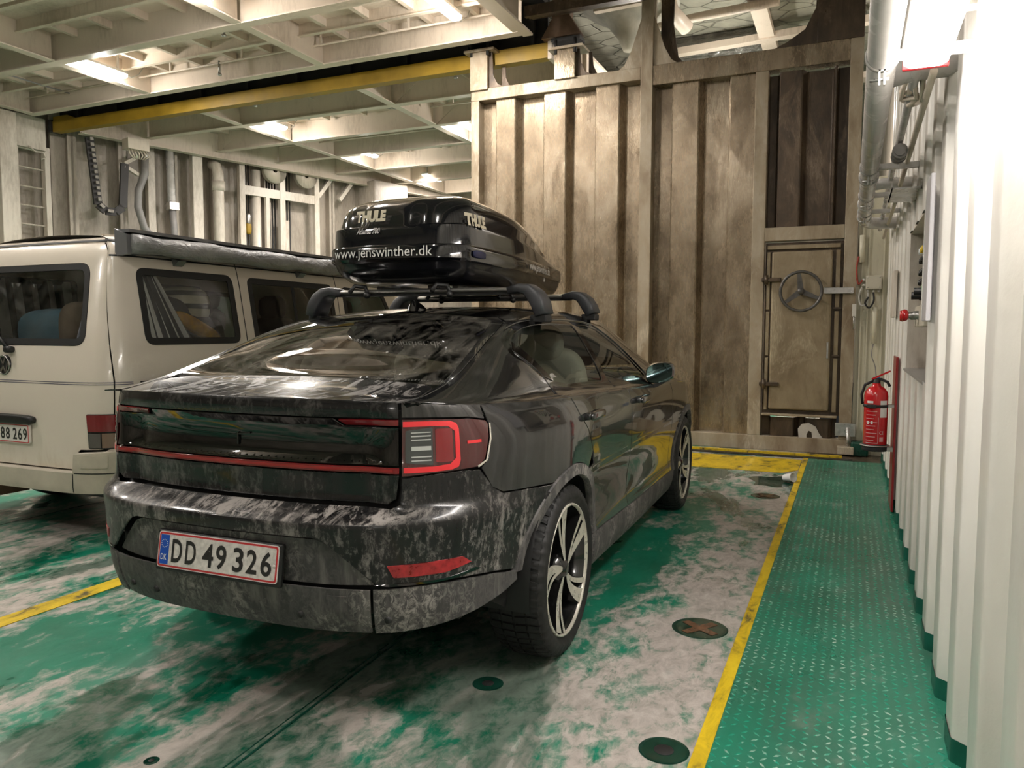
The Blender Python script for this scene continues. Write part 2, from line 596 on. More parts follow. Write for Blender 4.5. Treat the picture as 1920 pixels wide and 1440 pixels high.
# deck paint
def mk_floor(name, tread=False):
    t = T(name)
    g = t.pos()
    lane = t.pos((1.0, .34, 1.0))            # wear runs along the lanes
    n1 = t.noise(.95, 8, .62, lane, .15)
    n2 = t.noise(4.6, 9, .72, t.pos((1, .55, 1)), .35)
    n3 = t.noise(17, 6, .72, t.pos((1, .6, 1)), .5)
    green = t.ramp(t.noise(1.1, 5, .6, g), (.3, (.003, .135, .078)), (.55, (.006, .215, .128)), (.8, (.012, .29, .18)))
    worn = t.ramp(n3, (.25, (.27, .225, .20)), (.55, (.50, .43, .395)), (.8, (.66, .60, .56)))
    a = t.mix(.45, n1, n2)
    a = t.mix(.22, a, n3)
    if tread:
        fac = t.ramp(a, (.52, 0.0), (.66, .55))
        spots = t.ramp(t.noise(1.7, 5, .7, g, .8), (.60, 0.0), (.70, .55))
        col = t.mix(fac, green, worn)
        col = t.mix(spots, col, (.075, .10, .075, 1))
        col = t.mix(t.ramp(t.noise(.55, 5, .65, t.pos((1.6, .5, 1)), .4), (.36, .05), (.60, .70)), col, (.055, .105, .074, 1))
        x = t.sep(g)[0]
        t.P(Base_Color=col, Roughness=t.ramp(n2, (.3, .22), (.7, .5)))
        t.bump(n3, .25, .004)
    else:
        gx = t.sep(g)[0]
        bx_ = t.math('MULTIPLY', t.math('ADD', gx, 1.02), 2.6, clamp=True)
        a = t.math('ADD', a, t.math('MULTIPLY', bx_, .055))
        fac = t.ramp(a, (.475, 0.0), (.545, .90))
        col = t.mix(fac, green, worn)
        film = t.ramp(t.noise(.7, 4, .6, lane), (.50, 0.0), (.68, .30))   # grey dusty film over the green
        col = t.mix(t.mix(1.0, film, t.ramp(n3, (.3, .4), (.7, 1.0)), 'MULTIPLY'), col, (.17, .185, .15, 1))
        wet = t.ramp(t.noise(1.05, 6, .62, t.pos((1, .45, 1), (0, 0, .15)), .7), (.545, 0.0), (.595, 1.0))
        col = t.mix(t.math('MULTIPLY', wet, .80), col, t.mix(1.0, col, (.13, .30, .24, 1), 'MULTIPLY'))
        rough = t.mix(wet, t.ramp(n2, (.3, .30), (.7, .55)), (.10, .10, .10, 1))
        t.P(Base_Color=col, Roughness=rough)
        t.bump(t.mix(wet, n3, (.5, .5, .5, 1)), .22, .005)
    t.b.inputs['Specular IOR Level'].default_value = .5
    return t.m
M_FLOOR = mk_floor('worn_green_deck_paint')
M_TREAD = mk_floor('green_tread_plate_paint', True)

def mk_line(name):
    t = T(name)
    n = t.noise(9, 6, .7, t.pos((1, .5, 1)), .6)
    c = t.ramp(n, (.34, (.09, .075, .03)), (.43, (.52, .36, .012)), (.55, (.70, .49, .015)), (.75, (.80, .58, .03)))
    t.P(Base_Color=c, Roughness=.45)
    return t.m
M_LINE = mk_line('yellow_floor_paint')

# ------------------------------------------------------------------ floor
XL = -0.3955      # edge line of the walkway
mb = MB()
nx, ny = 26, 34
xs = np.linspace(-13.6, XL, nx); ys = np.linspace(-6, 22, ny)
mb.add([(x, y, 0) for y in ys for x in xs], [(j*nx+i, j*nx+i+1, (j+1)*nx+i+1, (j+1)*nx+i) for j in range(ny-1) for i in range(nx-1)])
floor = struct(mb.build('floor', M_FLOOR), 'worn green painted steel car deck')
walk = MB().box(XL, .42, -6, 8.32, -.02, .010).build('walkway_plate', M_TREAD, floor, bevel=.002)
MB().box(XL, .42, 8.32, 8.9, -.02, .0).build('deck_threshold', M_BDARK, floor)
# raised diamond lozenges of the walkway plate (too small to pick apart)
lz = MB()
pit = .036
def loz(x, y, a):
    c, s_ = math.cos(a), math.sin(a); L_, W_, Hh = .0155, .0050, .0030
    pts = [(-L_, 0, 0), (0, -W_, 0), (L_, 0, 0), (0, W_, 0), (-L_*.35, 0, Hh), (L_*.35, 0, Hh)]
    lz.add([(x + p[0]*c - p[1]*s_, y + p[0]*s_ + p[1]*c, .0101 + p[2]) for p in pts],
           [(0, 1, 4), (1, 5, 4), (1, 2, 5), (2, 3, 5), (3, 4, 5), (3, 0, 4)], True)
for j in range(int((8.28 - .9)/pit)):
    y = .9 + j*pit
    if y > 6.6 and j % 2: continue
    for i in range(20):
        x = XL + .045 + i*pit
        if x > .30: break
        if rnd.random() < .06: continue
        loz(x + rnd.uniform(-.002, .002), y + rnd.uniform(-.002, .002), (.78 if (i + j) % 2 else -.78) + rnd.uniform(-.15, .15))
t = T('worn_tread_tops')
tn = t.noise(3.0, 6, .7, t.pos(), .4); tf = t.noise(60, 3, .6, t.pos())
t.P(Base_Color=t.mix(t.ramp(t.mix(.4, tn, tf), (.49, 0.0), (.60, .75)), (.010, .24, .15, 1), (.42, .47, .41, 1)), Roughness=.3)
lo = lz.build('tread_lozenges', t.m, floor, fix=False); lo['kind'] = 'stuff'

for x0, y0, x1, y1, w in ((-1.62, .8, -2.0, 8.3, .010), (-1.645, .8, -2.025, 8.3, .004), (-5.2, .6, -5.2, 8.3, .012)):
    MB().bar((x0, y0, .0006), (x1, y1, .0006), w, .003).build('weld_seam', M_GREENDK, floor)
# painted lines
def line_slab(name, pts, z0, z1, mat):
    return MB().prism(pts, (0, 0, z1 - z0), (0, 0, z0), (1, 0, 0), (0, 1, 0)).build(name, mat)
struct(line_slab('trim_1', [(XL - .014, .4), (XL + .034, .4), (XL + .034, 8.30), (XL - .014, 8.30)], .0, .014, M_LINE), 'yellow edge line between parking lane and walkway')
struct(line_slab('trim_2', [(-3.515, .2), (-3.40, .2), (-3.40, 8.3), (-3.515, 8.3)], .0005, .003, M_LINE), 'yellow lane line left of the black car')
struct(line_slab('trim_3', [(-6.6, .2), (-6.49, .2), (-6.49, 8.3), (-6.6, 8.3)], .0005, .003, M_LINE), 'yellow lane line beyond the white van')
struct(line_slab('trim_4', [(-3.3, 7.42), (-.55, 7.42), (-.42, 7.62), (-.42, 8.24), (-3.3, 8.24)], .0005, .0045, M_LINE), 'yellow stop band in front of the bulkhead')
struct(line_slab('trim_5', [(-4.6, 8.46), (-.05, 8.46), (-.05, 8.53), (-4.6, 8.53)], .0, .03, M_LINE), 'narrow yellow strip along the bulkhead foot')
struct(line_slab('trim_6', [(-4.6, 8.36), (.05, 8.36), (.05, 8.46), (-4.6, 8.46)], .0, .010, M_DARK), 'dark drain gap along the bulkhead foot')

# lashing pots sunk in the deck
def pot(x, y, r, label, cross=True, rot=.4, col=None):
    root = empty('lashing_pot', (x, y, 0), rot)
    tag(root, label, 'lashing pot', 'lashing pots in the deck')
    MB().lathe([(.0, .0012), (r*.9, .0014), (r, .0018), (r*1.06, .0006)], 36).build('wet_dish', M_POTWET, root)
    if cross:
        q = []
        for k in range(4):
            a = k*PI/2
            for da, rad in ((-.20, .80), (.20, .80), (PI/4, .26)):
                q.append((r*rad*math.cos(a + da), r*rad*math.sin(a + da)))
        MB().prism(q, (0, 0, .0022), (0, 0, .0014), (1, 0, 0), (0, 1, 0)).build('cross_slot', M_WETRUST, root)
    else:
        MB().lathe([(.0, .004), (r*.28, .004), (r*.42, .002)], 20).build('drain_hole', M_DARK, root)
    return root
M_WETRUST = plain('wet_rust', (.11, .052, .028), .12, var=.4, vscale=20)
M_POTWET = plain('wet_dark_green', (.006, .038, .024), .06, var=.4, vscale=14)
pot(-.574, 3.367, .115, 'round lashing pot with rusty cross slot beside the rear wheel and yellow line', rot=.95)
pot(-.587, 6.328, .105, 'dark cross-shaped lashing pot near the front wheel', rot=.85)
pot(-.499, 2.319, .075, 'small round drain with bright wet glint nearest the camera', cross=False)
pot(-1.201, 2.503, .055, 'small bare-metal ring socket behind the rear wheel', cross=False)
pot(-1.92, 1.62, .022, 'tiny round hole in the worn deck behind the licence plate', cross=False)
pd = MB()
for cx, cy, a, b, ph in ((-.62, 6.98, .30, .19, .4), (-.70, 7.08, .14, .12, 1.4)):
    pass
q = [(-.58 + (.20 + .03*math.sin(3*a + .5) + .02*math.sin(5*a))*math.cos(a), 6.97 + (.27 + .04*math.sin(2*a + 1) + .03*math.cos(5*a))*math.sin(a)) for a in np.linspace(0, 2*PI, 40)[:-1]]
tag(MB().prism(q, (0, 0, .0016), (0, 0, .0003), (1, 0, 0), (0, 1, 0)).build('puddle', M_POTWET), 'dark puddle around the white paper cup', 'puddle')
cup = empty('paper_cup', (-.455, 6.97, .002)); tag(cup, 'crumpled white paper cup lying by the yellow line', 'cup')
c1 = MB().lathe([(.0, -.052), (.028, -.052), (.030, -.048), (.040, .045), (.043, .047), (.043, .051), (.038, .051), (.034, .02), (.028, -.046), (0, -.046)], 24)
c1.xf(Matrix.Translation((0, 0, .043)) @ Matrix.Rotation(.9, 4, 'Z') @ Matrix.Rotation(1.35, 4, 'X'))
c1.build('cup_body', plain('white_paper', (.82, .81, .78), .6), cup)

# ------------------------------------------------------------------ right wall
XW, DV, PITCH, YW0 = .316, .075, .449, 2.76
def prof_y(y0, y1):
    """corrugation profile points (y, x) between y0 and y1"""
    pts = []
    k = math.floor((y0 - YW0)/PITCH) - 1
    while YW0 + k*PITCH < y1 + PITCH:
        yr = YW0 + k*PITCH                       # far corner of a ridge
        for dy, dx in ((-.155, 0), (-.135, 0), (-.02, 0), (-.006, .002), (.004, .014), (.052, .061), (.062, .073), (.078, .075), (.205, .075), (.222, .073), (.232, .061), (.275, .014), (.285, .003)):
            pts.append((yr + dy, XW + dx))
        k += 1
    pts = sorted(pts)
    return [p for p in pts if y0 <= p[0] <= y1]
def corr(y0, y1, z0, z1, dx=0.0):
    p = prof_y(y0, y1)
    mb = MB()
    zs = [z0, z1]
    mb.add([(x + dx, y, z) for z in zs for y, x in p], [(i, i+1, len(p)+i+1, len(p)+i) for i in range(len(p)-1)], True)
    return mb
NY0, NY1, NZ0, NZ1 = 4.08, 5.50, 1.08, 1.925
wm = MB()
for (a, b, c_, d) in ((-6, 8.85, .0, NZ0), (-6, NY0, NZ0, NZ1), (NY1, 8.85, NZ0, NZ1), (-6, 8.85, NZ1, 5.7)):
    q = corr(a, b, c_, d); wm.add(q.v, q.f, True)
wallr = struct(wm.build('wall_right', M_RWALL, fix=False), 'white painted corrugated steel side wall')
gs = corr(-6, 8.85, 0.0, .085, -.003)
gs2 = corr(-6, 8.85, 0.0, .085, -.003)
struct(gs.build('baseboard_right', M_GREEN, fix=False), 'green painted foot of the corrugated wall')
# niche
nb = MB()
nb.box(.72, .74, NY0, NY1, NZ0, NZ1); nb.box(XW+.01, .74, NY0-.015, NY0, NZ0, NZ1); nb.box(XW+.01, .74, NY1, NY1+.015, NZ0, NZ1)
nb.box(XW+.01, .74, NY0-.015, NY1+.015, NZ1, NZ1+.015)
nb.build('niche_lining', M_WHITE, wallr)
MB().box(XW-.004, .74, NY0-.015, NY1+.015, NZ0-.015, NZ0).build('niche_sill', plain('grey_sill_paint', (.30, .29, .27), .4, var=.2), wallr)
# the short end wall between bulkhead and side wall
ew = MB().box(.035, .46, 8.86, 8.92, 0, 2.9)
end = struct(ew.build('wall_end', M_ENDW), 'cream end wall beside the bulkhead gate')
for x in (.085, .145, .285, .335, .375):
    MB().box(x - .007, x + .007, 8.835, 8.86, .16, 2.6).build('wall_rib', M_ENDW, end)
MB().box(.03, .20, 8.70, 8.86, 0, .155).build('green_step', M_GREENDK, end, bevel=.02)

# ------------------------------------------------------------------ bulkhead gate
YB = 8.78
bulk = struct(empty('wall_front', (0, 0, 0)), 'tall corrugated steel bulkhead gate across the deck')
def bcorr(name, x0, x1, z0, z1, xs_, mat=M_BULK, y=YB, dep=.11):
    """corrugated sheet; xs_ = list of (x, level) corner points"""
    mb = MB()
    pts = []
    for (xa, la), (xb, lb) in zip(xs_, xs_[1:]):
        pts.append((xa, y + .045 + la*dep))
    pts.append((xs_[-1][0], y + .045 + xs_[-1][1]*dep))
    # soften corners
    q = [pts[0]]
    for i in range(1, len(pts)-1):
        p = np.array(pts[i]); a = np.array(pts[i-1]); b = np.array(pts[i+1]); r = .010
        q.append(tuple(p + (a-p)/np.linalg.norm(a-p)*min(r, .3*np.linalg.norm(a-p))))
        q.append(tuple(p + (b-p)/np.linalg.norm(b-p)*min(r, .3*np.linalg.norm(b-p))))
    q.append(pts[-1])
    n = len(q)
    mb.add([(x, yy, z) for z in (z0, z1) for x, yy in q], [(i, i+1, n+i+1, n+i) for i in range(n-1)], False)
    return mb.build(name, mat, bulk)
def corner_list(x0, x1, xs_):
    return [(x0, 1)] + xs_ + [(x1, xs_[-1][1])]
# levels: 0 proud, 1 recessed.  proud flats sit left of the dark slopes
bcorr('corrugated_sheet', -4.34, -3.70, .16, 4.16, [(-4.34, 1), (-4.14, 1), (-4.125, 0), (-3.865, 0), (-3.80, 1), (-3.50, 1)])
bcorr('corrugated_sheet', -3.5, -2.29, .16, 4.16, [(-3.5, 1), (-3.49, 0), (-3.203, 0), (-3.14, 1), (-2.85, 1), (-2.835, 0), (-2.545, 0), (-2.485, 1), (-2.28, 1)])
bcorr('corrugated_sheet', -2.14, -1.02, .16, 4.08, [(-2.15, 1), (-1.945, 1), (-1.93, 0), (-1.632, 0), (-1.575, 1), (-1.31, 1), (-1.295, 0), (-1.02, 0)])
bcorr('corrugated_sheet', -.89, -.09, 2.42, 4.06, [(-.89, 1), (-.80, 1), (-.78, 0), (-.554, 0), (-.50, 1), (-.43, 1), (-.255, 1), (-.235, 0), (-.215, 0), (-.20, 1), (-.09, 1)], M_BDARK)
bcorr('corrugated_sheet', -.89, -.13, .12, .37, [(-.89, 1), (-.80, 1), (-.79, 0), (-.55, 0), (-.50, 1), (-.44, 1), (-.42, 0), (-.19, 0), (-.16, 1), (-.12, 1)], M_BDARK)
def member(name, x0, x1, z0, z1, mat=M_BFRAME, y0=YB, y1=YB + .17):
    return MB().box(x0, x1, y0, y1, z0, z1).build(name, mat, bulk, bevel=.006)
member('frame_post', -4.45, -4.34, .16, 4.16)
member('frame_post', -2.285, -2.145, .16, 5.9, y0=YB - .006)
member('frame_post', -1.025, -.89, .16, 4.08)
member('frame_post', -.095, .03, .16, 4.30)
member('top_beam', -4.45, -2.285, 4.16, 4.30)
member('top_beam', -2.145, -.095, 4.08, 4.30, M_BULK)
member('bottom_beam', -4.45, .03, .0, .16)
member('lintel_beam', -.89, -.095, 2.275, 2.42)
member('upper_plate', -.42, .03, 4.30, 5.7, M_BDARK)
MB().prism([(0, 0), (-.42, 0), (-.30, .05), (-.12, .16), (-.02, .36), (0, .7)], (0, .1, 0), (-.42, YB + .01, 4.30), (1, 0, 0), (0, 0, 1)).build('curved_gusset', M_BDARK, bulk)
# hanger brackets on top of the gate
def hanger(x, w, ztop, mat):
    MB().box(x, x + w, YB - .03, YB + .16, 4.28, ztop).build('hanger_post', mat, bulk, bevel=.006)
    for k, dx in enumerate((w, w + .10)):
        q = [(0, 0), (.20, 0), (.11, .05), (.055, .16), (.04, ztop - 4.30), (0, ztop - 4.30)]
        MB().prism(q, (0, .02, 0), (x + dx, YB + .03 + .16*k, 4.30), (1, 0, 0), (0, 0, 1)).build('hanger_gusset', M_BDARK, bulk)
    MB().box(x - .07, x + w + .10, YB - .06, YB + .22, ztop, ztop + .03).build('hanger_plate', M_BFRAME, bulk)
    for sx in (.02, w):
        MB().tube([(x + sx, YB - .02, ztop - .05), (x + sx, YB - .02, ztop + .12)], .022, 10).build('hanger_bolt', M_DARK, bulk)
    MB().box(x - .04, x + w + .06, YB - .03, YB + .16, ztop + .10, ztop + .14).build('roller_plate', M_DARK, bulk)
hanger(-4.45, .24, 4.74, M_BFRAME)
hanger(-3.33, .26, 4.62, M_BULK)
# gussets at the tall post
for sx, x0 in ((-1, -2.285), (1, -2.145)):
    q = [(0, 0), (sx*.27, 0), (sx*.20, .05), (sx*.12, .20), (sx*.06, .38), (0, .56)]
    MB().prism(q, (0, .05, 0), (x0, YB + .02, 4.30), (1, 0, 0), (0, 0, 1)).build('post_gusset', M_BFRAME, bulk)
MB().prism([(0, 0), (.30, 0), (.20, .12), (.14, .5), (.16, 1.1), (0, 1.1)], (0, .03, 0), (-2.10, YB + .18, 4.30), (1, 0, 0), (0, 0, 1)).build('post_web', M_BDARK, bulk)
# rollers rail above
for k in range(3):
    MB().box(-3.55, .25, YB - .42 + .10*k, YB - .36 + .10*k, 4.90 + .03*k, 5.02 + .03*k).build('guide_rail', M_BDARK, bulk)
MB().prism([(0, 0), (.5, 0), (.42, .12), (.36, .22), (.36, .7), (.14, .7), (.14, .22), (.08, .12)], (0, .12, 0), (-3.50, YB - .02, 4.78), (1, 0, 0), (0, 0, 1)).build('roller_hanger', M_RUSTBR, bulk)
# feet hardware at the right
member('latch_plate', -.13, .07, .20, .34, M_STEEL, YB - .03, YB)
member('latch_foot', -.10, .06, .02, .10, M_BFRAME, YB - .12, YB)
MB().tube([(.0, YB - .05, .02), (.0, YB - .05, .30)], .018, 10).build('latch_pin', M_STEEL, bulk)

# door in the gate
door = struct(empty('door_1', (-.49, YB, .0)), 'closed watertight steel door with a spoked handwheel')
def dbox(name, x0, x1, z0, z1, y0, y1, mat, bev=.006):
    return MB().box(x0, x1, y0, y1, z0, z1).build(name, mat, door, bevel=bev)
DX0, DX1, DZ0, DZ1 = -.39, .395, .405, 2.26
dbox('door_seat', DX0, DX1, DZ0, DZ1, .055, .13, M_BDARK)
dbox('door_leaf', DX0 + .07, DX1 - .105, DZ0 + .05, DZ1 - .10, -.005, .07, M_DOOR, .02)
for z0, z1 in ((DZ0+.04, 1.02), (1.04, 1.52), (1.54, 2.16)):
    dbox('coaming_bar', DX0 + .018, DX0 + .055, z0, z1, .02, .075, M_DOOR)
    dbox('coaming_bar', DX1 - .075, DX1 - .03, z0, z1, .02, .075, M_DOOR)
dbox('coaming_bar', DX0 + .02, DX1 - .03, DZ1 - .075, DZ1 - .03, .02, .075, M_DOOR)
dbox('door_sill', DX0, DX1 - .02, DZ0 - .02, DZ0 + .005, -.02, .06, M_BFRAME)
for z in (1.86, .73):
    h = dbox('hinge', DX0 - .03, DX0 + .17, z - .022, z + .022, -.035, .02, M_BDARK, .008)
    MB().tube([(DX0 + .02, -.03, z - .05), (DX0 + .02, -.03, z + .05)], .022, 10).build('hinge_pin', M_BDARK, h)
wc = Vector((-.012, -.10, 1.727)); wr = .205
hw = MB()
hw.tube([wc + Vector((wr*math.cos(a), 0, wr*math.sin(a))) for a in np.linspace(0, 2*PI, 49)], .0165, 10, caps=False)
wheel = hw.build('handwheel', plain('grey_cast_iron', (.10, .095, .09), .42, .5, var=.3, vscale=30), door)
for a in (PI/2 + .12, PI/2 + .12 + 2*PI/3, PI/2 + .12 + 4*PI/3):
    d = Vector((math.cos(a), 0, math.sin(a))); sd = Vector((-math.sin(a), 0, math.cos(a)))
    q = [wc + d*.02 + sd*.030, wc + d*.02 - sd*.030, wc + d*(wr) - sd*.016, wc + d*(wr) + sd*.016]
    s_ = MB(); s_.add([p + Vector((0, -.006, 0)) for p in q] + [p + Vector((0, .012, 0)) for p in q], [(0,1,2,3),(7,6,5,4),(0,4,5,1),(1,5,6,2),(2,6,7,3),(3,7,4,0)])
    s_.build('wheel_spoke', MATS['grey_cast_iron'], wheel)
MB().lathe([(0, -.03), (.032, -.028), (.036, 0), (.036, .12)], 20, tuple(wc), 'y').build('wheel_hub', MATS['grey_cast_iron'], wheel)
dbox('door_handle', .255, .275, 1.02, 1.19, -.06, -.045, M_STEEL, .005)
for z in (1.03, 1.18): dbox('handle_foot', .255, .275, z - .012, z + .012, -.05, .0, M_STEEL, .002)
dbox('lock_bar', .21, .50, 1.70, 1.765, -.045, -.02, M_STEEL, .003)
for z in (1.55, 1.05): dbox('clamp_pin', DX1 - .085, DX1 - .01, z - .010, z + .010, .0, .03, M_BDARK, .003)
wx = MB().lathe([(0, 0), (.10, -.002), (.11, .004)], 24, (.02, .03, .16), 'y')
q = [(-.10, -.03), (-.11, .06), (-.07, .115), (.0, .13), (.07, .09), (.105, .02), (.16, -.05), (.04, -.05), (.03, .03), (.0, .045), (-.02, .0), (-.02, -.05)]
MB().prism(q, (0, .01, 0), (.10, .03, .19), (1, 0, 0), (0, 0, 1)).build('chipped_paint_patch', plain('pale_chipped_paint', (.55, .52, .47), .5, var=.2), door)

# ------------------------------------------------------------------ ceiling: hoistable deck panels, beams, insulation
ceil = struct(empty('ceiling', (0, 0, 0)), 'cream hoistable car deck panels with girders and stiffeners')
MB().box(-12.2, -3.6, -6, 8.42, 5.10, 5.14).build('deck_plate', M_BEAM, ceil)
MB().box(-12.0, -3.4, 9.12, 21, 5.06, 5.10).build('deck_plate', M_BEAM, ceil)
def girder(a, b, z0=4.75, z1=5.10, fl=.13, web=.014, name='girder', mat=None):
    a = Vector(a); b = Vector(b)
    mb = MB()
    mb.bar((a.x, a.y, (z0+z1)/2), (b.x, b.y, (z0+z1)/2), web, z1 - z0)
    mb.bar((a.x, a.y, z0 - .007), (b.x, b.y, z0 - .007), fl, .014)
    return mb.build(name, mat or M_BEAM, ceil)
for y in (8.40, 6.93, 5.40, 3.9, 2.4, .9, -.6, -2.1):
    girder((-12.2, y), (-3.6, y))
for x in (-12.12, -9.52, -6.42, -3.62):
    for y0, y1 in ((6.93, 8.40), (5.4, 6.93), (3.9, 5.4), (2.4, 3.9), (.9, 2.4), (-2.1, .9)):
        girder((x, y0 + .066), (x, y1 - .066), 4.753, 5.098)
for y in (7.92, 7.42, 6.42, 5.9, 4.9, 4.4, 3.4, 2.9):
    girder((-12.1, y), (-3.65, y), 4.96, 5.10, .06, .01, 'stringer')
x = -11.6
while x < -3.7:
    for y0, y1 in ((7.42, 7.92), (6.42, 6.93), (4.9, 5.4), (7.95, 8.38)):
        MB().bar((x, y0, 5.055), (x, y1, 5.055), .06, .09).build('stiffener', M_BEAM, ceil)
    x += .62
# tapered brackets at girder crossings
for x in (-9.52, -6.42):
    MB().prism([(0, 0), (1.45, 0), (1.45, -.06), (.75, -.32), (0, -.35)], (.02, 0, 0), (x - .01, 8.39, 5.10), (0, -1, 0), (0, 0, 1)).build('bracket', M_BEAM, ceil)
MB().box(-3.62, -3.50, 6.5, 8.5, 4.735, 4.76).build('edge_flange', M_BEAM, ceil)
# far panels
def xl(y): return -11.95 + .293*(y - 9.0)
for y in (9.16, 10.18, 11.45, 12.72, 14.1, 15.6, 17.2, 18.8):
    girder((xl(y), y), (-3.4, y), 4.72, 5.06)
girder((xl(9.1) - .06, 9.1), (xl(20) - .06, 20), 4.60, 5.055, .16)
for x in (-9.45, -6.48, -3.45):
    for y0, y1 in zip((9.16, 10.18, 11.45, 12.72, 14.1, 15.6, 17.2), (10.18, 11.45, 12.72, 14.1, 15.6, 17.2, 18.8)):
        if xl(y0) < x: girder((x, y0 + .066), (x, y1 - .066), 4.723, 5.058)
for y in (9.65, 10.8, 12.1, 13.4, 14.8):
    girder((xl(y) + .1, y), (-3.5, y), 4.94, 5.06, .06, .01, 'stringer')
for y0, y1 in ((9.2, 10.18), (10.18, 11.45), (11.45, 12.7), (12.7, 14.1)):
    for x in np.arange(-10.9, -3.8, .78):
        if xl(y1) + .2 < x:
            MB().bar((x, y0 + .1, 5.03), (x, y1 - .1, 5.03), .05, .07).build('stiffener', M_BEAM, ceil)
for y in (10.18, 11.45, 12.72, 14.1):
    x0 = xl(y)
    MB().prism([(0, 0), (.5, 0), (0, -.36)], (0, .02, 0), (x0 + .05, y - .01, 5.06), (1, 0, 0), (0, 0, 1)).build('bracket', M_BEAM, ceil)
    MB().prism([(0, 0), (.42, 0), (0, -.3)], (0, .02, 0), (-6.46, y - .02, 5.02), (1, 0, 0), (0, 0, 1)).build('bracket', M_BEAM, ceil)
for y, x0, x1, z in ((8.20, -11.9, -3.8, 4.93), (7.16, -9.4, -6.6, 4.97), (6.60, -12.0, -9.6, 4.95), (9.55, -11.4, -6.6, 4.86), (10.45, -9.3, -6.6, 4.90), (9.60, -6.3, -3.6, 4.88), (11.0, -6.3, -3.6, 4.88), (12.2, -10.4, -6.6, 4.88), (13.4, -9.3, -6.6, 4.88)):
    c_ = MB().tube([(x0, y, z), (x1, y, z)], .014, 8)
    c_.build('conduit', M_BEAM, ceil)
    for x in np.arange(x0 + .4, x1, 1.3):
        MB().box(x - .012, x + .012, y - .012, y + .012, z, 5.1).build('conduit_clip', M_BEAM, ceil)
for x, y0, y1 in ((-10.6, 5.5, 6.9), (-11.2, 6.95, 8.35), (-7.9, 9.3, 10.1), (-5.2, 9.3, 11.4), (-4.3, 11.5, 12.7)):
    MB().tube([(x, y0, 4.95), (x, y1, 4.95)], .012, 8).build('conduit', M_GREYPIPE if y0 < 9 else M_BEAM, ceil)
for x, y in ((-8.0, 8.20), (-6.9, 7.16), (-5.1, 9.60), (-8.3, 10.45), (-4.6, 11.0), (-8.6, 9.55)):
    MB().tube([(x, y, 4.96), (x, y, 4.80)], .016, 8).lathe([(0, 4.76), (.03, 4.77), (.03, 4.79), (0, 4.80)], 10, (x, y, 0)).build('sprinkler', M_STEEL, ceil)
# deckhead with insulation above everything
t = T('quilted_insulation')
n1 = t.noise(2.2, 6, .65, t.pos(), .4); n2 = t.noise(11, 5, .7, t.pos())
bk = t.n('ShaderNodeTexVoronoi'); bk.feature = 'DISTANCE_TO_EDGE'; bk.inputs['Scale'].default_value = 1.9
t.nt.links.new(t.pos((1, 1.6, 1)), bk.inputs['Vector'])
ed = t.ramp(bk.outputs['Distance'], (.0, 0.0), (.035, 1.0))
t.P(Base_Color=t.mix(t.math('MULTIPLY', t.math('SUBTRACT', 1.0, ed), .45), t.ramp(n1, (.3, (.20, .20, .155)), (.7, (.36, .35, .28))), (.08, .08, .06, 1)), Roughness=.6)
t.bump(t.mix(.5, t.mix(.5, n1, n2), ed), .9, .06)
M_INS = t.m
MB().box(-14, 1.2, -6.5, 22.5, 5.95, 6.0).build('deckhead', M_INS, ceil)
for (x0, y0, x1, y1, z, w) in ((-1.30, 9.0, -1.30, 14, 5.745, .22), (-3.4, 12.6, .4, 12.3, 5.72, .16), (-3.4, 10.5, .4, 10.3, 5.75, .10), (-3.4, 14.6, .4, 14.6, 5.6, .3), (-2.6, -5, -2.6, 8.3, 5.75, .2), (-.6, -5, -.6, 8.3, 5.75, .2)):
    MB().bar((x0, y0, z), (x1, y1, z), w, .10).build('deckhead_beam', M_BEAM, ceil)
# hanging insulated cone and foil
M_PALEINS = plain('pale_insulation', (.40, .39, .33), .6, var=.25, vscale=4)
MB().lathe([(.0, -.62), (.10, -.60), (.18, -.42), (.34, -.22), (.62, -.06), (.70, .0)], 28, (-3.05, 11.1, 5.94)).build('insulated_duct', M_PALEINS, ceil)
t = T('crinkled_foil'); t.P(Base_Color=(.62, .62, .60), Metallic=.9, Roughness=.22); t.bump(t.noise(6, 6, .7, t.pos(), .8), 1.0, .2)
MB().box(-3.3, -1.25, 12.55, 13.6, 5.86, 5.94).build('foil_lagging', t.m, ceil)
struct(MB().box(-14, 1.2, -6.5, -6.4, 0, 6).build('wall_back', M_LEFT), 'grimy painted wall behind the parked cars')
struct(MB().box(-10.2, 1.2, 21.0, 21.1, 0, 6).build('wall_far', M_LEFT), 'far end wall of the car deck')
struct(MB().box(.46, 1.2, 8.9, 21, 0, 6).build('wall_side', M_LEFT), 'side wall beyond the bulkhead gate')

# pipes in the deckhead (things of their own)
PIPES = 'pipes under the deckhead'
def pipe(name, pts, r, mat, label, cat='pipe', group=None, n=14):
    o = MB().tube(pts, r, n).build(name, mat); tag(o, label, cat, group); return o
pipe('overhead_pipe', [(-2.9, 11.2, 5.62), (-2.1, 11.0, 5.62), (-1.0, 10.9, 5.62)], .06, M_BEAM, 'cream pipe running under the insulation above the gate', 'pipe', PIPES)
pipe('overhead_pipe', [(-2.4, 10.2, 5.9), (-2.35, 10.6, 5.6), (-2.2, 10.9, 5.45)], .10, M_BEAM, 'fat pale elbow pipe above the tall gate post', 'pipe', PIPES)
pipe('overhead_pipe', [(-.62, 12.4, 5.75), (-.62, 12.4, 5.35)], .07, M_BEAM, 'short vertical pale pipe stub behind the gate, left one of the pair', 'pipe', PIPES)
pipe('overhead_pipe', [(-.42, 12.4, 5.75), (-.42, 12.4, 5.35)], .07, M_BEAM, 'short vertical pale pipe stub behind the gate, right one of the pair', 'pipe', PIPES)

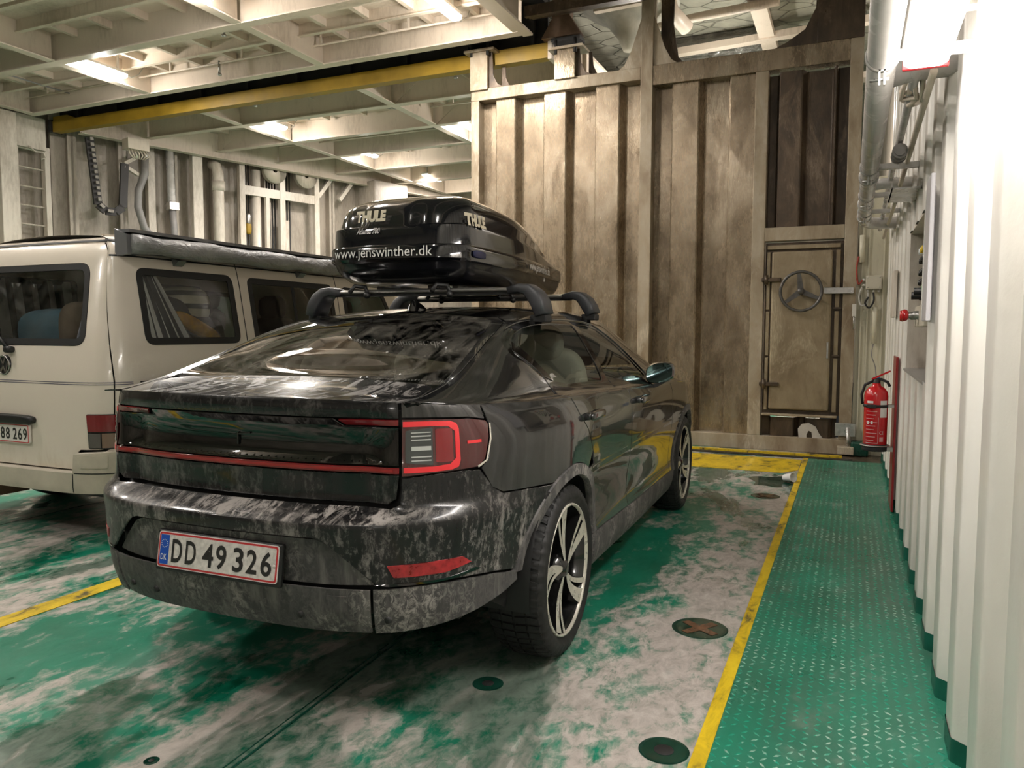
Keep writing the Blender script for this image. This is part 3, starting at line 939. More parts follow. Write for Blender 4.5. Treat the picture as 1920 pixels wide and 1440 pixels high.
# yellow hoist beam
yb = empty('hoist_beam', (-7.9, 8.95, 4.60)); tag(yb, 'long yellow hoist beam spanning the deck under the ceiling', 'beam')
MB().box(-4.45, 4.45, -.07, .07, .0, .175).build('beam_body', M_YELLOW, yb)
MB().prism([(-4.45, .175), (-3.9, .175), (-4.1, .25), (-4.45, .25)], (0, .12, 0), (0, -.06, 0), (1, 0, 0), (0, 0, 1)).build('end_cam', M_YELLOW, yb)
MB().box(4.45, 4.50, -.10, .10, -.03, .22).build('end_plate', M_BEAM, yb)
MB().box(-4.52, -4.45, -.10, .10, .0, .20).build('end_plate', M_DARK, yb)
dk = MB().box(-12.3, -3.5, 8.55, 9.05, 5.25, 5.4).build('gap_shade_fill', M_DARK, ceil)  # black fill stands in for the shade in the gap above the beam
MB().box(-12.3, -3.5, 8.98, 9.02, 4.78, 5.4).build('gap_shade_back', M_DARK, ceil)
for x in np.arange(-11.8, -3.6, .9):
    MB().box(x, x + .05, 8.90, 8.97, 4.79, 5.3).build('recess_rib', M_DARK, ceil)

# grey tubes between the far girders
TUBES = 'grey telescopic tubes under the far ceiling panel'
for k, (a, b) in enumerate(((( -7.2, 10.25, 4.92), (-6.75, 11.15, 4.92)), ((-7.15, 11.55, 4.92), (-6.75, 12.45, 4.92)), ((-7.1, 12.8, 4.92), (-6.75, 13.75, 4.92)))):
    o = empty('telescopic_tube', a); tag(o, 'dark grey tube slung under the far ceiling panel, ' + ('nearest of three', 'middle of three', 'farthest of three')[k], 'tube', TUBES)
    d = Vector(b) - Vector(a)
    MB().tube([(0, 0, 0), d*.6], .055, 12).build('outer_tube', M_GREYPIPE, o)
    MB().tube([d*.55, d], .04, 12).build('inner_tube', M_GREYPIPE, o)

# ------------------------------------------------------------------ lamps
M_TUBE = emit('lit_diffuser', (1.0, .96, .88), 9.0)
M_WTUBE = emit('lit_wall_diffuser', (1.0, .97, .95), 7.0)
M_LHOUSE = plain('lamp_housing', (.62, .60, .55), .4)
CL = [(-9.40, 7.50, 'ceiling lamp nearest the left end of the yellow beam'), (-4.20, 7.58, 'ceiling lamp near the right edge of the near ceiling panel'),
      (-6.28, 6.05, 'ceiling lamp cut by the top edge of the picture'), (-9.22, 10.60, 'ceiling lamp just beyond the yellow beam'),
      (-9.00, 13.10, 'ceiling lamp second beyond the yellow beam'), (-9.02, 15.80, 'ceiling lamp farthest away above the roof box'),
      (-6.20, 11.95, 'ceiling lamp half hidden by the left edge of the gate')]
CLX = [((-4.2, 4.3), 'above the white van'), ((-9.4, 4.0), 'high up left of the white van'), ((-6.3, 2.2), 'above the rear of the white van'), ((-6.3, -1.4), 'behind the camera over the left lane'),
       ((-1.6, -.6), 'behind the camera over the middle lane'), ((-2.9, 11.6), 'beyond the bulkhead gate, added to light the insulation, left one'), ((-.9, 11.8), 'beyond the bulkhead gate, added to light the insulation, right one')]  # last two are unseen lamps added to brighten the insulation and foil
def ceiling_lamp(x, y, label, z=4.80, k=1.0):
    r = empty('ceiling_lamp', (x, y, z)); tag(r, label, 'lamp', 'fluorescent ceiling lamps')
    MB().box(-.075, .075, -.36, .36, .045, .085).build('housing', M_LHOUSE, r, bevel=.01)
    d = MB().prism([(-.07, .045), (-.06, .012), (-.035, 0), (.035, 0), (.06, .012), (.07, .045)], (0, .70, 0), (0, -.35, 0), (1, 0, 0), (0, 0, 1)).build('diffuser', M_TUBE, r)
    for sy in (-.25, .25):
        MB().box(-.012, .012, sy - .012, sy + .012, .08, .30).build('hanger', M_LHOUSE, r)
    MB().tube([(0, .36, .06), (.0, .46, .04), (.02, .58, .12), (.02, .66, .25)], .008, 6).build('cable', M_LHOUSE, r)
    L = bpy.data.lights.new('ceiling_lamp_light', 'AREA'); L.shape = 'RECTANGLE'; L.size = .16; L.size_y = .72
    L.energy = CEIL_LAMP_W*k; L.color = LAMP_COL; L.spread = PI
    lo = bpy.data.objects.new('ceiling_lamp_light', L); COL.objects.link(lo); lo.parent = r; lo.location = (0, 0, -.015)
    # the clear diffuser also throws light sideways and up on the beams around it
    for sy in (.0,):
        L = bpy.data.lights.new('ceiling_lamp_glow', 'POINT'); L.energy = CEIL_LAMP_W*.56*(1 if k == 1 else 3*k); L.color = LAMP_COL; L.shadow_soft_size = .09
        lo = bpy.data.objects.new('ceiling_lamp_glow', L); COL.objects.link(lo); lo.parent = r; lo.location = (0, sy, -.10)
    return r
for x, y, lb in CL: ceiling_lamp(x, y, 'lit white fluorescent ' + lb)
for (x, y), lb in CLX: ceiling_lamp(x, y, 'lit fluorescent ceiling lamp out of sight ' + lb, 4.80 if x < -3 else (4.45 if y > 9 else 5.5), 1.4 if y > 9 and x > -3 else 1.0)

def wall_lamp(y0, y1, label):
    r = empty('wall_lamp', (.20, (y0+y1)/2, 2.2)); tag(r, label, 'lamp', 'fluorescent wall lamps')
    h = (y1 - y0)/2
    MB().box(-.075, .075, -h, h, .05, .11).build('housing', M_LHOUSE, r, bevel=.01)
    MB().prism([(-.072, .05), (-.066, .012), (-.045, 0), (.045, 0), (.066, .012), (.072, .05)], (0, 2*h - .02, 0), (0, -h + .01, 0), (1, 0, 0), (0, 0, 1)).build('diffuser', M_WTUBE, r)
    MB().box(-.07, .07, h - .004, h + .012, -.002, .06).build('end_cap', M_REDDK, r, bevel=.004)
    for sy in (-h*.7, h*.7):
        MB().box(.0, .16, sy - .03, sy + .03, .11, .14).build('bracket', M_LHOUSE, r)
    for nm, loc, rot in (('down', (0, 0, -.012), (0, 0, 0)), ('left', (-.085, 0, .03), (0, PI/2*.8, 0)), ('right', (.085, 0, .03), (0, -PI/2*.8, 0))):
        L = bpy.data.lights.new('wall_lamp_light', 'AREA'); L.shape = 'RECTANGLE'; L.size = .12 if nm == 'down' else .06; L.size_y = 2*h
        L.energy = WALL_LAMP_W * {'down': 1.0, 'left': .36, 'right': .26}[nm]; L.color = WLAMP_COL
        lo = bpy.data.objects.new('wall_lamp_light', L); COL.objects.link(lo); lo.parent = r; lo.location = loc; lo.rotation_euler = rot
    return r
wall_lamp(1.72, 2.98, 'glaring white fluorescent lamp on the corrugated wall beside the grey pipe')
wall_lamp(-2.6, -1.34, 'fluorescent wall lamp behind the camera, outside the picture')
# ================================================================== black liftback car
def mk_paint(name, film=.3, salt=.3, shelf=.5, col=(.006, .0062, .0068), coat=1.0):
    """clear-coated black under road film; salt lies on what faces up and runs down below"""
    t = T(name)
    ob = t.co()
    z = t.sep(ob)[2]
    low = t.ramp(z, (.30, 1.0), (.70, .55), (1.10, .18))
    g = t.n('ShaderNodeNewGeometry')
    up = t.ramp(t.sep(g.outputs['Normal'])[2], (.45, 0.0), (.85, 1.0))
    st = t.noise(7, 7, .68, t.co((1.6, 1.6, .16)), .3)
    fi = t.noise(46, 7, .78, t.co((1, 1, .6)), .5)
    bl = t.noise(2.1, 5, .6, ob, .3)
    up_n = t.ramp(t.noise(15, 9, .76, t.co((1, .30, 1)), 1.0), (.49, 0.0), (.60, 1.0))
    f1 = t.math('MULTIPLY', t.ramp(t.mix(.5, st, bl), (.36, .25), (.62, 1.0)), t.math('MULTIPLY', low, film))
    a_ = t.math('ADD', t.math('MULTIPLY', st, .38), t.math('ADD', t.math('MULTIPLY', fi, .40), t.math('MULTIPLY', bl, .22)))
    f2 = t.math('MULTIPLY', t.ramp(a_, (.495, 0.0), (.595, 1.0)), t.math('MULTIPLY', low, salt))
    f3 = t.math('MULTIPLY', t.math('MULTIPLY', up, up_n), shelf)
    f23 = t.math('MAXIMUM', f2, f3)
    c = t.mix(f1, (*col, 1), (.036, .034, .033, 1))
    c = t.mix(f23, c, (.40, .37, .345, 1))
    tot = t.math('MAXIMUM', f1, f23)
    t.P(Base_Color=c, Roughness=t.mix(tot, (.15, .15, .15, 1), (.75, .75, .75, 1)))
    t.set(t.b.inputs['Coat Weight'], t.math('MULTIPLY', t.math('SUBTRACT', 1.0, t.math('MULTIPLY', tot, 1.15), clamp=True), coat))
    t.b.inputs['Coat Roughness'].default_value = .025 if coat > .9 else .09
    t.b.inputs['Specular IOR Level'].default_value = .5 if coat > .9 else .25
    MATS[name] = t.m
    return t.m
M_PAINT = mk_paint('black_car_paint', .10, .10, .05)
M_PAINTD = mk_paint('dirty_black_rear_paint', .95, .60, .5, coat=.55)
M_PAINTS = mk_paint('salty_black_bumper_paint', .95, .85, .85, coat=.45)
t = T('grey_textured_cladding')
ob = t.co()
f = t.ramp(t.noise(42, 8, .80, t.co((1, 1, .7)), .8), (.45, 0.0), (.60, 1.0))
f2 = t.ramp(t.noise(3.2, 5, .65, t.co((1, 1, .6)), .4), (.44, .10), (.60, .85))
f3 = t.ramp(t.noise(11, 5, .65, t.co((1.5, 1.5, .15))), (.5, 0.0), (.68, .35))
m_ = t.math('MAXIMUM', t.math('MULTIPLY', f, f2), f3)
t.P(Base_Color=t.mix(m_, (.050, .048, .048, 1), (.36, .335, .31, 1)), Roughness=.6)
t.bump(f, .25, .003)
M_CLAD = t.m
M_BLK = plain('black_plastic', (.010, .010, .010), .45)
M_PIANO = plain('piano_black_trim', (.004, .004, .004), .06, coat=.7)
M_LAMPRED = plain('red_lamp_lens', (.19, .006, .010), .14, coat=1.0)
M_LAMPDK = plain('dark_red_lamp_lens', (.055, .004, .005), .08, coat=1.0)
M_LAMPTUBE = emit('red_light_guide_glow', (.62, .010, .018), .10)  # lamp is unlit; faint emission stands in for its bright red reflections
MATS['red_light_guide_glow'].node_tree.nodes['Principled BSDF'].inputs['Coat Weight'].default_value = 1.0
M_BARCORE = plain('red_light_bar_core', (.33, .006, .010), .15, coat=1.0)
M_REDDIRT = plain('dusty_red_lens', (.34, .02, .025), .35, coat=.3, var=.5, vscale=30)
M_CLEAR = plain('ribbed_clear_lens', (.045, .05, .05), .10, .2, coat=1.0)
M_CHROME = plain('machined_alloy', (.66, .63, .55), .34, .45, var=.1, vscale=30)
M_RIMBLK = plain('gloss_black_rim', (.008, .008, .008), .18, coat=.6)
M_TYRE = plain('dirty_tyre_rubber', (.009, .0088, .0085), .62, var=.4, vscale=22)
M_SEAT = plain('light_grey_seat_fabric', (.62, .63, .56), .8, var=.15)
M_INT = plain('charcoal_interior', (.03, .03, .03), .7)
M_GLASS = glass('side_window_glass', (.92, .97, .90), ior=1.62)
M_RGLASS = glass('dusty_rear_window_glass', (.10, .11, .10), .55, streak=(2.2, .9, 2.2))
CAR_A = .028
car = empty('black_liftback_car', (-1.8871, 1.8617, 0), CAR_A)
tag(car, 'dirty black liftback car carrying a roof box, parked in the middle lane', 'car')

# ---- plan outline of the body (x forward from the tail, l to the right)
BP = np.array([(0, 0), (.010, .25), (.030, .42), (.075, .57), (.14, .665), (.22, .742), (.32, .796), (.45, .832), (.60, .862), (.80, .895), (1.0, .912), (1.2, .912),
               (1.45, .905), (2.3, .912), (3.3, .908), (3.74, .912), (4.05, .88), (4.3, .78), (4.48, .58), (4.57, .32), (4.606, 0)])
_d = np.concatenate([[0], np.cumsum(np.linalg.norm(np.diff(BP, axis=0), axis=1))])
_tt = np.linspace(0, _d[-1], 1600)
_bx, _bl = pchip(_d, BP[:, 0])(_tt), pchip(_d, BP[:, 1])(_tt)
# smooth the curve a little, keep the ends symmetric
for _ in range(60):
    ex = np.concatenate([[_bx[1]], _bx, [_bx[-2]]]); el = np.concatenate([[-_bl[1]], _bl, [-_bl[-2]]])
    _bx = (ex[:-2] + 2*ex[1:-1] + ex[2:])/4; _bl = (el[:-2] + 2*el[1:-1] + el[2:])/4
_bs = np.concatenate([[0], np.cumsum(np.hypot(np.diff(_bx), np.diff(_bl)))])
_gx, _gl = np.gradient(_bx, _bs), np.gradient(_bl, _bs)
_gg = np.hypot(_gx, _gl); _nx, _nl = -_gl/_gg, _gx/_gg       # outward normal (x, l)
S_MAX = _bs[-1]
def s_l(l):            # arc length at lateral l on the tail
    k = int(np.argmax(_bl > .90)); return math.copysign(float(np.interp(abs(l), _bl[:k], _bs[:k])), l)
def s_x(x): return float(np.interp(x, _bx, _bs))
ZK = [.18, .24, .30, .36, .45, .55, .66, .70, .712, .725, .745, .758, .775, .86, .888, .905, .95, 1.0, 1.03, 1.045, 1.07, 1.10, 1.14]
IC = [.16, .13, .10, .062, .030, .018, .004, .000, .000, .018, .070, .100, .110, .100, .098, .116, .126, .120, .096, .086, .082, .092, .12]
IK = [.14, .11, .08, .045, .020, .010, .003, .000, .000, .006, .022, .034, .042, .046, .047, .050, .053, .056, .058, .059, .062, .072, .10]
IS = [.08, .045, .025, .020, .030, .026, .014, .010, .010, .009, .008, .007, .006, .001, .000, .000, .004, .018, .030, .038, .052, .072, .10]
fC, fK, fS = pchip(ZK, IC), pchip(ZK, IK), pchip(ZK, IS)
SA, SB, SC_, SD = s_l(.50), s_l(.665), s_l(.68), s_x(.62)
SF = s_x(3.6)
fF = pchip([.18, .3, .45, .6, .75, .9, 1.0, 1.14], [.12, .06, .01, 0, .01, .05, .10, .2])
def SL(s, z):
    s = np.asarray(s, float); z = np.asarray(z, float)
    sg = np.where(s < 0, -1.0, 1.0); a = np.abs(s)
    bx, bl = np.interp(a, _bs, _bx), np.interp(a, _bs, _bl); nx_, nl_ = np.interp(a, _bs, _nx), np.interp(a, _bs, _nl)
    w1 = sstep(a, SA, SB); w2 = sstep(a, SC_, SD); w3 = sstep(a, SF, SF + .5)
    i = (1-w1)*fC(z) + w1*((1-w2)*fK(z) + w2*((1-w3)*fS(z) + w3*fF(z)))
    # flare over the wheels
    for cx in (1.006, 3.741):
        i = i - .012*np.exp(-(((bx - cx)/.42)**2))*np.exp(-(((z - .62)/.25)**2))
    # door lower hollow
    i = i + .012*np.exp(-(((bx - 2.35)/.75)**2))*np.exp(-(((z - .50)/.13)**2))
    return np.stack([(bl - nl_*i)*sg, bx - nx_*i, z], -1)
# shoulder height along the body
zsh = pchip([0, .15, .35, .7, 1.2, 2.0, 2.8, 3.4, 3.9, 4.3, 4.5, 4.606], [1.098, 1.088, 1.072, 1.058, 1.04, 1.012, .99, .965, .92, .84, .78, .74])
def zlip(s):
    x = np.interp(np.abs(s), _bs, _bx); return zsh(x)
RL = [s for s in ZK if s > .3]
def R(l, z): return (s_l(l), z)
def X(x, z): return (s_x(x), z)
def mir(poly): return [(-a, b) for a, b in poly][::-1]
def sym(half):
    """half outline from the centre bottom to the centre top on the right; closes on the left"""
    return half + [(-a, b) for a, b in reversed(half) if abs(a) > 1e-9]
def both(name, S, poly, mat, **kw):
    a = panel(name, S, poly, mat, car, **kw)
    kw = dict(kw)
    if 'holes' in kw: kw['holes'] = [mir(h) for h in kw['holes']]
    b = panel(name, S, mir(poly), mat, car, **kw)
    return a, b
LV = sorted(set([round(z, 3) for z in ZK] + list(np.round(np.arange(.2, 1.1, .035), 3)) + [.718, .735, .751, .766]))
LV = [LV[0]] + [b for a, b in zip(LV, LV[1:]) if b - a > .004]

# arches
ARC = [(1.006, .35), (3.741, .35)]
RO, RI = .445, .395
def arc(cx, r, a0, a1, n=28, sq=.97):
    return [X(cx + r*math.cos(a), .35 + r*sq*math.sin(a)) for a in np.linspace(a0, a1, n)]
aR = math.acos((1.006 - .62)/RO)
# angle on the rear side where z = .74 / .46
def ang(z, r=RO): return math.asin(min(1, (z - .35)/(r*.97)))

# -- inner dark shell so that the gaps read black
sh = [X(.02, .28)]
shell = []
for s0 in (-1, 1):
    pass
inner_poly = [(-s_x(4.55), .30)] + [(0, .40)] + [(s_x(4.55), .30), (s_x(4.55), .74)]
top = [(s, float(zlip(s)) - .02) for s in np.linspace(s_x(4.5), -s_x(4.5), 120)]
lowr = []
for sgn in (-1, 1):
    seq = [X(4.5, .30)] + [X(3.741 + .42*math.cos(a), .30 + .46*math.sin(a)) for a in np.linspace(0, PI, 20)] + [X(1.006 + .42*math.cos(a), .30 + .46*math.sin(a)) for a in np.linspace(0, PI, 20)] + [X(.45, .38), R(.5, .38)]
    lowr.append(seq)
poly = [(-a, b) for a, b in lowr[0]] + [(0, .40)] + list(reversed(lowr[1]))
panel('inner_body_shell', SL, poly + top, M_BLK, car, step=.06, off=-.055, thick=0, gap=0)

# -- tail: bumper
zb = .758
bump_half = [(0, .668), R(.37, .668), R(.41, .655), R(.565, .525), R(.60, .515), R(.64, .518), X(.20, .522), X(.32, .512), X(.45, .492), X(.56, .470)]
bump_half += [(X(1.006 - RO*math.cos(a), .35 + RO*.97*math.sin(a))) for a in np.linspace(ang(.49), ang(.735), 9)]
bump_half += [X(.60, .752), X(.475, .762), X(.425, .79), X(.365, .858), X(.30, .862), X(.20, .860), R(.643, .852), R(.641, .80), R(.637, .770), R(.61, .757), R(.4, .757), (0, .757)]
panel('rear_bumper', SL, sym(bump_half), M_PAINTS, car, step=.028, vlev=LV, holes=[])
# valance strip and corner cladding
val_c = [(0, .345), R(.30, .345), R(.545, .350), R(.548, .505), R(.40, .505), (0, .505)]
panel('valance_centre', SL, sym(val_c), M_CLAD, car, step=.03, vlev=LV, off=-.002)
val_s = [R(.555, .350), X(.20, .365), X(.36, .385), X(.50, .405), X(.585, .425), X(.585, .462), X(.52, .470), X(.45, .486), X(.32, .505), X(.20, .515), R(.64, .512), R(.555, .507)]
both('bumper_cladding', SL, val_s, M_CLAD, step=.028, vlev=LV)
rec = [(0, .507), R(.40, .507), R(.555, .512), R(.555, .520), R(.41, .645), R(.37, .658), (0, .658)]
panel('plate_recess', SL, sym(rec), M_CLAD, car, step=.03, vlev=LV, off=-.022)
tow = panel('tow_eye_cover', SL, roundc([R(.40, .425), R(.475, .425), R(.475, .485), R(.40, .485)], .006), M_CLAD, car, off=.001, thick=.004, gap=.003)
for l in (-.47, -.33, .30, .60):
    p = SL(np.array([s_l(l)]), np.array([.405]))[0]
    MB().lathe([(0, -.006), (.011, -.005), (.013, .004)], 14, tuple(p), 'y').build('parking_sensor', M_BLK, car)
# reflectors low in the corners
both('rear_reflector', SL, roundc([R(.595, .588), R(.615, .545), X(.22, .546), X(.315, .562), X(.275, .590), X(.2, .592)], .006), M_REDDIRT, off=.003, vlev=LV, step=.02)
both('exhaust_trim', SL, [R(.56, .524), R(.60, .528), X(.22, .530), X(.33, .541), X(.36, .530), X(.22, .520), R(.6, .518)], M_PIANO, off=.004, vlev=LV, step=.02, gap=.001)
# tailgate
LS = .635    # shut line of the tailgate
tg_low = [(0, .765), R(.60, .766), R(.628, .785), R(.637, .861), (0, .861)]
tailgate = panel('tailgate_lower', SL, sym(tg_low), M_PAINTD, car, step=.03, vlev=LV)
bar_h = [(0, .864), R(.637, .864), R(.638, .886), (0, .886)]
panel('light_bar', SL, sym(bar_h), M_LAMPRED, car, step=.03, vlev=LV + [.87, .875, .88], off=.004, label='red light bar across the tailgate')
panel('light_bar_core', SL, sym([(0, .871), R(.62, .871), R(.62, .8795), (0, .8795)]), M_BARCORE, car, step=.03, off=.0055, gap=0)
tg_mid = [(0, .889), R(.637, .889), R(.638, 1.012), R(.43, 1.012), R(.40, 1.036), (0, 1.036)]
panel('tailgate_panel', SL, sym(tg_mid), M_PIANO, car, step=.03, vlev=LV, label='glossy black tailgate panel')
both('tail_strip', SL, [R(.42, 1.034), R(.445, 1.0165), R(.637, 1.0165), R(.637, 1.036)], M_LAMPRED, step=.02, off=.003, vlev=LV, gap=.001)
tg_top = [(0, 1.039), R(.638, 1.039)] + [(s, float(zlip(s))) for s in np.linspace(s_l(.638), 0, 14)]
panel('tailgate_lip', SL, sym(tg_top), M_PAINTD, car, step=.03, vlev=LV)
# brand star: two slim bars
def at(l, z, off=.0): 
    P = SL(np.array([s_l(l)]), np.array([z])); N = surf_n(SL, np.array([s_l(l)]), np.array([z]))
    N = N*np.sign(np.sum(N*np.array([[0, -1, 0]])) or 1)
    return Vector(P[0] + N[0]*off)
eb = MB()
eb.bar(at(0, .930, .004), at(0, .972, .004), .006, .004, (0, 1, 0)); eb.bar(at(-.045, .958, .004), at(0, .966, .004), .005, .004, (0, 1, 0)); eb.bar(at(0, .966, .004), at(.055, .972, .004), .005, .004, (0, 1, 0))
eb.build('star_emblem', plain('black_chrome', (.09, .09, .09), .15, .9), car)
# tail lamps (outer, on the fender)
lampo = [R(.642, .856), R(.66, .857), X(.20, .862), X(.30, .866), X(.355, .868), X(.385, .89), X(.408, .96), X(.415, 1.005), X(.405, 1.018), X(.33, 1.030), X(.20, 1.036), R(.645, 1.038)]
both('tail_lamp', SL, lampo, M_LAMPDK, step=.025, vlev=LV, off=.002)
cw = .020
def cshape(x1, zt, zbm, w, l0=.648):
    o_ = [R(l0, zt), X(.20, zt - .001), X(x1 - .03, zt - .004), X(x1 - .008, zt - .012), X(x1, zt - .03), X(x1, zbm + .03), X(x1 - .008, zbm + .010), X(x1 - .03, zbm + .003), X(.2, zbm), R(l0, zbm)]
    i_ = [R(l0, zbm + w), X(.2, zbm + w), X(x1 - .035, zbm + w + .004), X(x1 - w*.9, zbm + w + .02), X(x1 - w*.9, zt - w - .02), X(x1 - .035, zt - w - .004), X(.20, zt - w), R(l0, zt - w)]
    return o_ + i_
both('light_guide', SL, cshape(.285, 1.030, .868, .017), M_LAMPTUBE, step=.02, vlev=LV, off=.0045, gap=0, thick=.003)
both('brake_light', SL, roundc([X(.205, .895), X(.262, .895), X(.262, 1.004), X(.205, 1.004)], .008), M_LAMPRED, step=.02, off=.004, gap=.001)
ra, rb = both('reverse_light', SL, roundc([R(.652, .898), X(.198, .888), X(.198, 1.010), R(.654, 1.002)], .008), M_CLEAR, step=.02, off=.004, gap=.001)
M_RIB = plain('white_lamp_rib', (.55, .57, .56), .2, .5)
for sgn, par in ((1, ra), (-1, rb)):
    for z, hgt in ((.905, .004), (.917, .004), (.944, .013), (.971, .004), (.983, .004), (.994, .003)):
        pa = [R(.668, z - hgt/2), X(.192, z - hgt/2), X(.192, z + hgt/2), R(.668, z + hgt/2)]
        pp = pa if sgn > 0 else mir(pa)
        panel('lamp_rib', SL, pp, M_RIB, par, step=.02, off=.006, gap=0, thick=.002)
both('side_marker', SL, [X(.315, .948), X(.372, .948), X(.372, .958), X(.315, .958)], M_LAMPTUBE, off=.004, gap=0, thick=.002)
both('lamp_edge', SL, [X(.352, .872), X(.389, .888), X(.412, .958), X(.419, 1.006), X(.424, 1.006), X(.417, .955), X(.394, .885), X(.356, .866)], M_CHROME, off=.0035, gap=0, thick=.002)
both('lamp_shoulder', SL, [R(.644, 1.041), X(.20, 1.039), X(.33, 1.033), X(.405, 1.021)] + [(s, float(zlip(s))) for s in np.linspace(s_x(.40), s_l(.644), 8)], M_PAINT, step=.025, vlev=LV)

# -- side panels
quarter = [X(.42, .79), X(.472, .765), X(.60, .755)] + [X(1.006 - RO*math.cos(a), .35 + RO*.97*math.sin(a)) for a in np.linspace(ang(.74), PI - ang(.73), 22)]
quarter += [X(1.28, .80), X(1.19, .90), X(1.10, .97)] + [(s_x(x), float(zsh(x))) for x in np.linspace(1.06, .405, 14)] + [X(.419, 1.01), X(.42, .96), X(.40, .89), X(.37, .862)]
both('rear_fender', SL, quarter, M_PAINT, step=.035, vlev=LV)
doorR = [X(1.453, .40), X(2.055, .385), X(2.045, .60), X(2.02, .80), X(2.0, .90), X(2.0, 1.013 - .002)] + [(s_x(x), float(zsh(x))) for x in np.linspace(1.99, 1.07, 14)] + [X(1.105, .97), X(1.195, .90), X(1.285, .80), X(1.325, .735)]
doorR += [X(1.006 - RO*math.cos(a), .35 + RO*.97*math.sin(a)) for a in np.linspace(PI - ang(.725), PI - ang(.42), 10)]
both('rear_door', SL, doorR, M_PAINT, step=.035, vlev=LV)
doorF = [X(2.06, .385), X(3.20, .37), X(3.20, .70), X(3.16, .90), X(3.10, float(zsh(3.1)))] + [(s_x(x), float(zsh(x))) for x in np.linspace(3.0, 2.005, 14)] + [X(2.005, .90), X(2.025, .80), X(2.05, .60)]
both('front_door', SL, doorF, M_PAINT, step=.035, vlev=LV)
fend = [X(3.205, .37), X(3.28, .37)] + [X(3.741 - RO*math.cos(a), .35 + RO*.97*math.sin(a)) for a in np.linspace(ang(.40), PI - ang(.55), 26)] + [X(4.2, .60), X(4.22, .80)] + [(s_x(x), float(zsh(x))) for x in np.linspace(4.2, 3.105, 16)] + [X(3.165, .90), X(3.205, .70)]
both('front_fender', SL, fend, M_PAINT, step=.035, vlev=LV)
fb = [(S_MAX, .26), X(4.3, .26), X(4.16, .30), X(4.17, .50), X(4.205, .60), X(4.225, .78), (S_MAX, .70)]
front_half = [(a, b) for a, b in fb]
both('front_bumper', SL, front_half, M_PAINT, step=.05, vlev=LV)
both('headlamp', SL, [X(4.2, .68), X(4.45, .64), X(4.45, .71), X(4.22, .76)], M_CLEAR, off=.004, step=.03)
# wheel arch cladding and sills
for cx in (1.006, 3.741):
    z0 = .45 if cx < 2 else .35
    a0, a1 = ang(.455 if cx < 2 else .36), PI - ang(.40)
    o_ = [X(cx - (RO - .002)*math.cos(a), .35 + (RO - .002)*.97*math.sin(a)) for a in np.linspace(a0, a1, 34)]
    a0i, a1i = math.asin((.455 if cx < 2 else .36) / RI - .35/RI), PI - math.asin(.05/RI)
    i_ = [X(cx - RI*math.cos(a), .35 + RI*.97*math.sin(a)) for a in np.linspace(a1i, a0i, 34)]
    both('arch_cladding', SL, o_ + i_, M_CLAD, off=.006, thick=.03, step=.025, gap=.001)
sill = [X(1.40, .24), X(3.33, .22), X(3.33, .365), X(2.06, .382), X(1.45, .395), X(1.40, .40)]
both('sill_cladding', SL, sill, M_CLAD, off=.004, thick=.03, step=.04, vlev=LV)
# shut-line edges of the doors are real gaps; add handles
for sgn in (-1, 1):
    for x0 in (1.16, 2.10):
        P = SL(np.array([s_x(x0 + .11)]), np.array([.955 if x0 < 2 else .945]))[0]
        hnd = MB().rbox((sgn*(P[0] + .028), x0 + .11, P[2]), .014, .105, .020, 3.2)
        hnd.rbox((sgn*(P[0] + .010), x0 + .02, P[2]), .018, .016, .016, 3)
        hnd.rbox((sgn*(P[0] + .010), x0 + .20, P[2]), .018, .016, .016, 3)
        h = hnd.build('door_handle', M_PAINT, car)
# ---- upper body
zc = pchip([.08, .3, .46, .7, 1.0, 1.25, 1.6, 2.0, 2.4, 2.75, 3.1, 3.35, 3.5, 4.0, 4.35, 4.6], [1.098, 1.112, 1.140, 1.235, 1.338, 1.395, 1.432, 1.445, 1.432, 1.36, 1.215, 1.085, 1.035, .985, .90, .75])
l_r = pchip([.08, .18, .40, .7, 1.0, 1.25, 1.6, 2.0, 2.4, 2.75, 3.1, 3.4, 3.6, 4.0, 4.3, 4.6], [.640, .655, .655, .625, .590, .575, .572, .572, .568, .590, .650, .715, .735, .72, .64, .4])
z_r = pchip([.08, .18, .40, .7, 1.0, 1.25, 1.6, 2.0, 2.4, 2.75, 3.1, 3.35, 3.6, 4.0, 4.35, 4.6], [1.086, 1.090, 1.122, 1.210, 1.308, 1.365, 1.398, 1.408, 1.395, 1.315, 1.175, 1.06, 1.0, .94, .85, .72])
def ST(q, x):          # q = signed fraction across, scaled to metres by .6
    q = np.asarray(q, float)/.6; x = np.asarray(x, float)
    l = q*l_r(x)
    return np.stack([l, x, z_r(x) + (zc(x) - z_r(x))*(1 - np.abs(q)**2.4)], -1)
_xs = np.linspace(.1, 4.55, 300)
_k0 = np.array([SL(np.array([s_x(x)]), zsh(np.array([x])))[0] for x in _xs])
VW = .45
wk = np.array([0, .06, .13, .22, .40, .70, .90, 1.0])
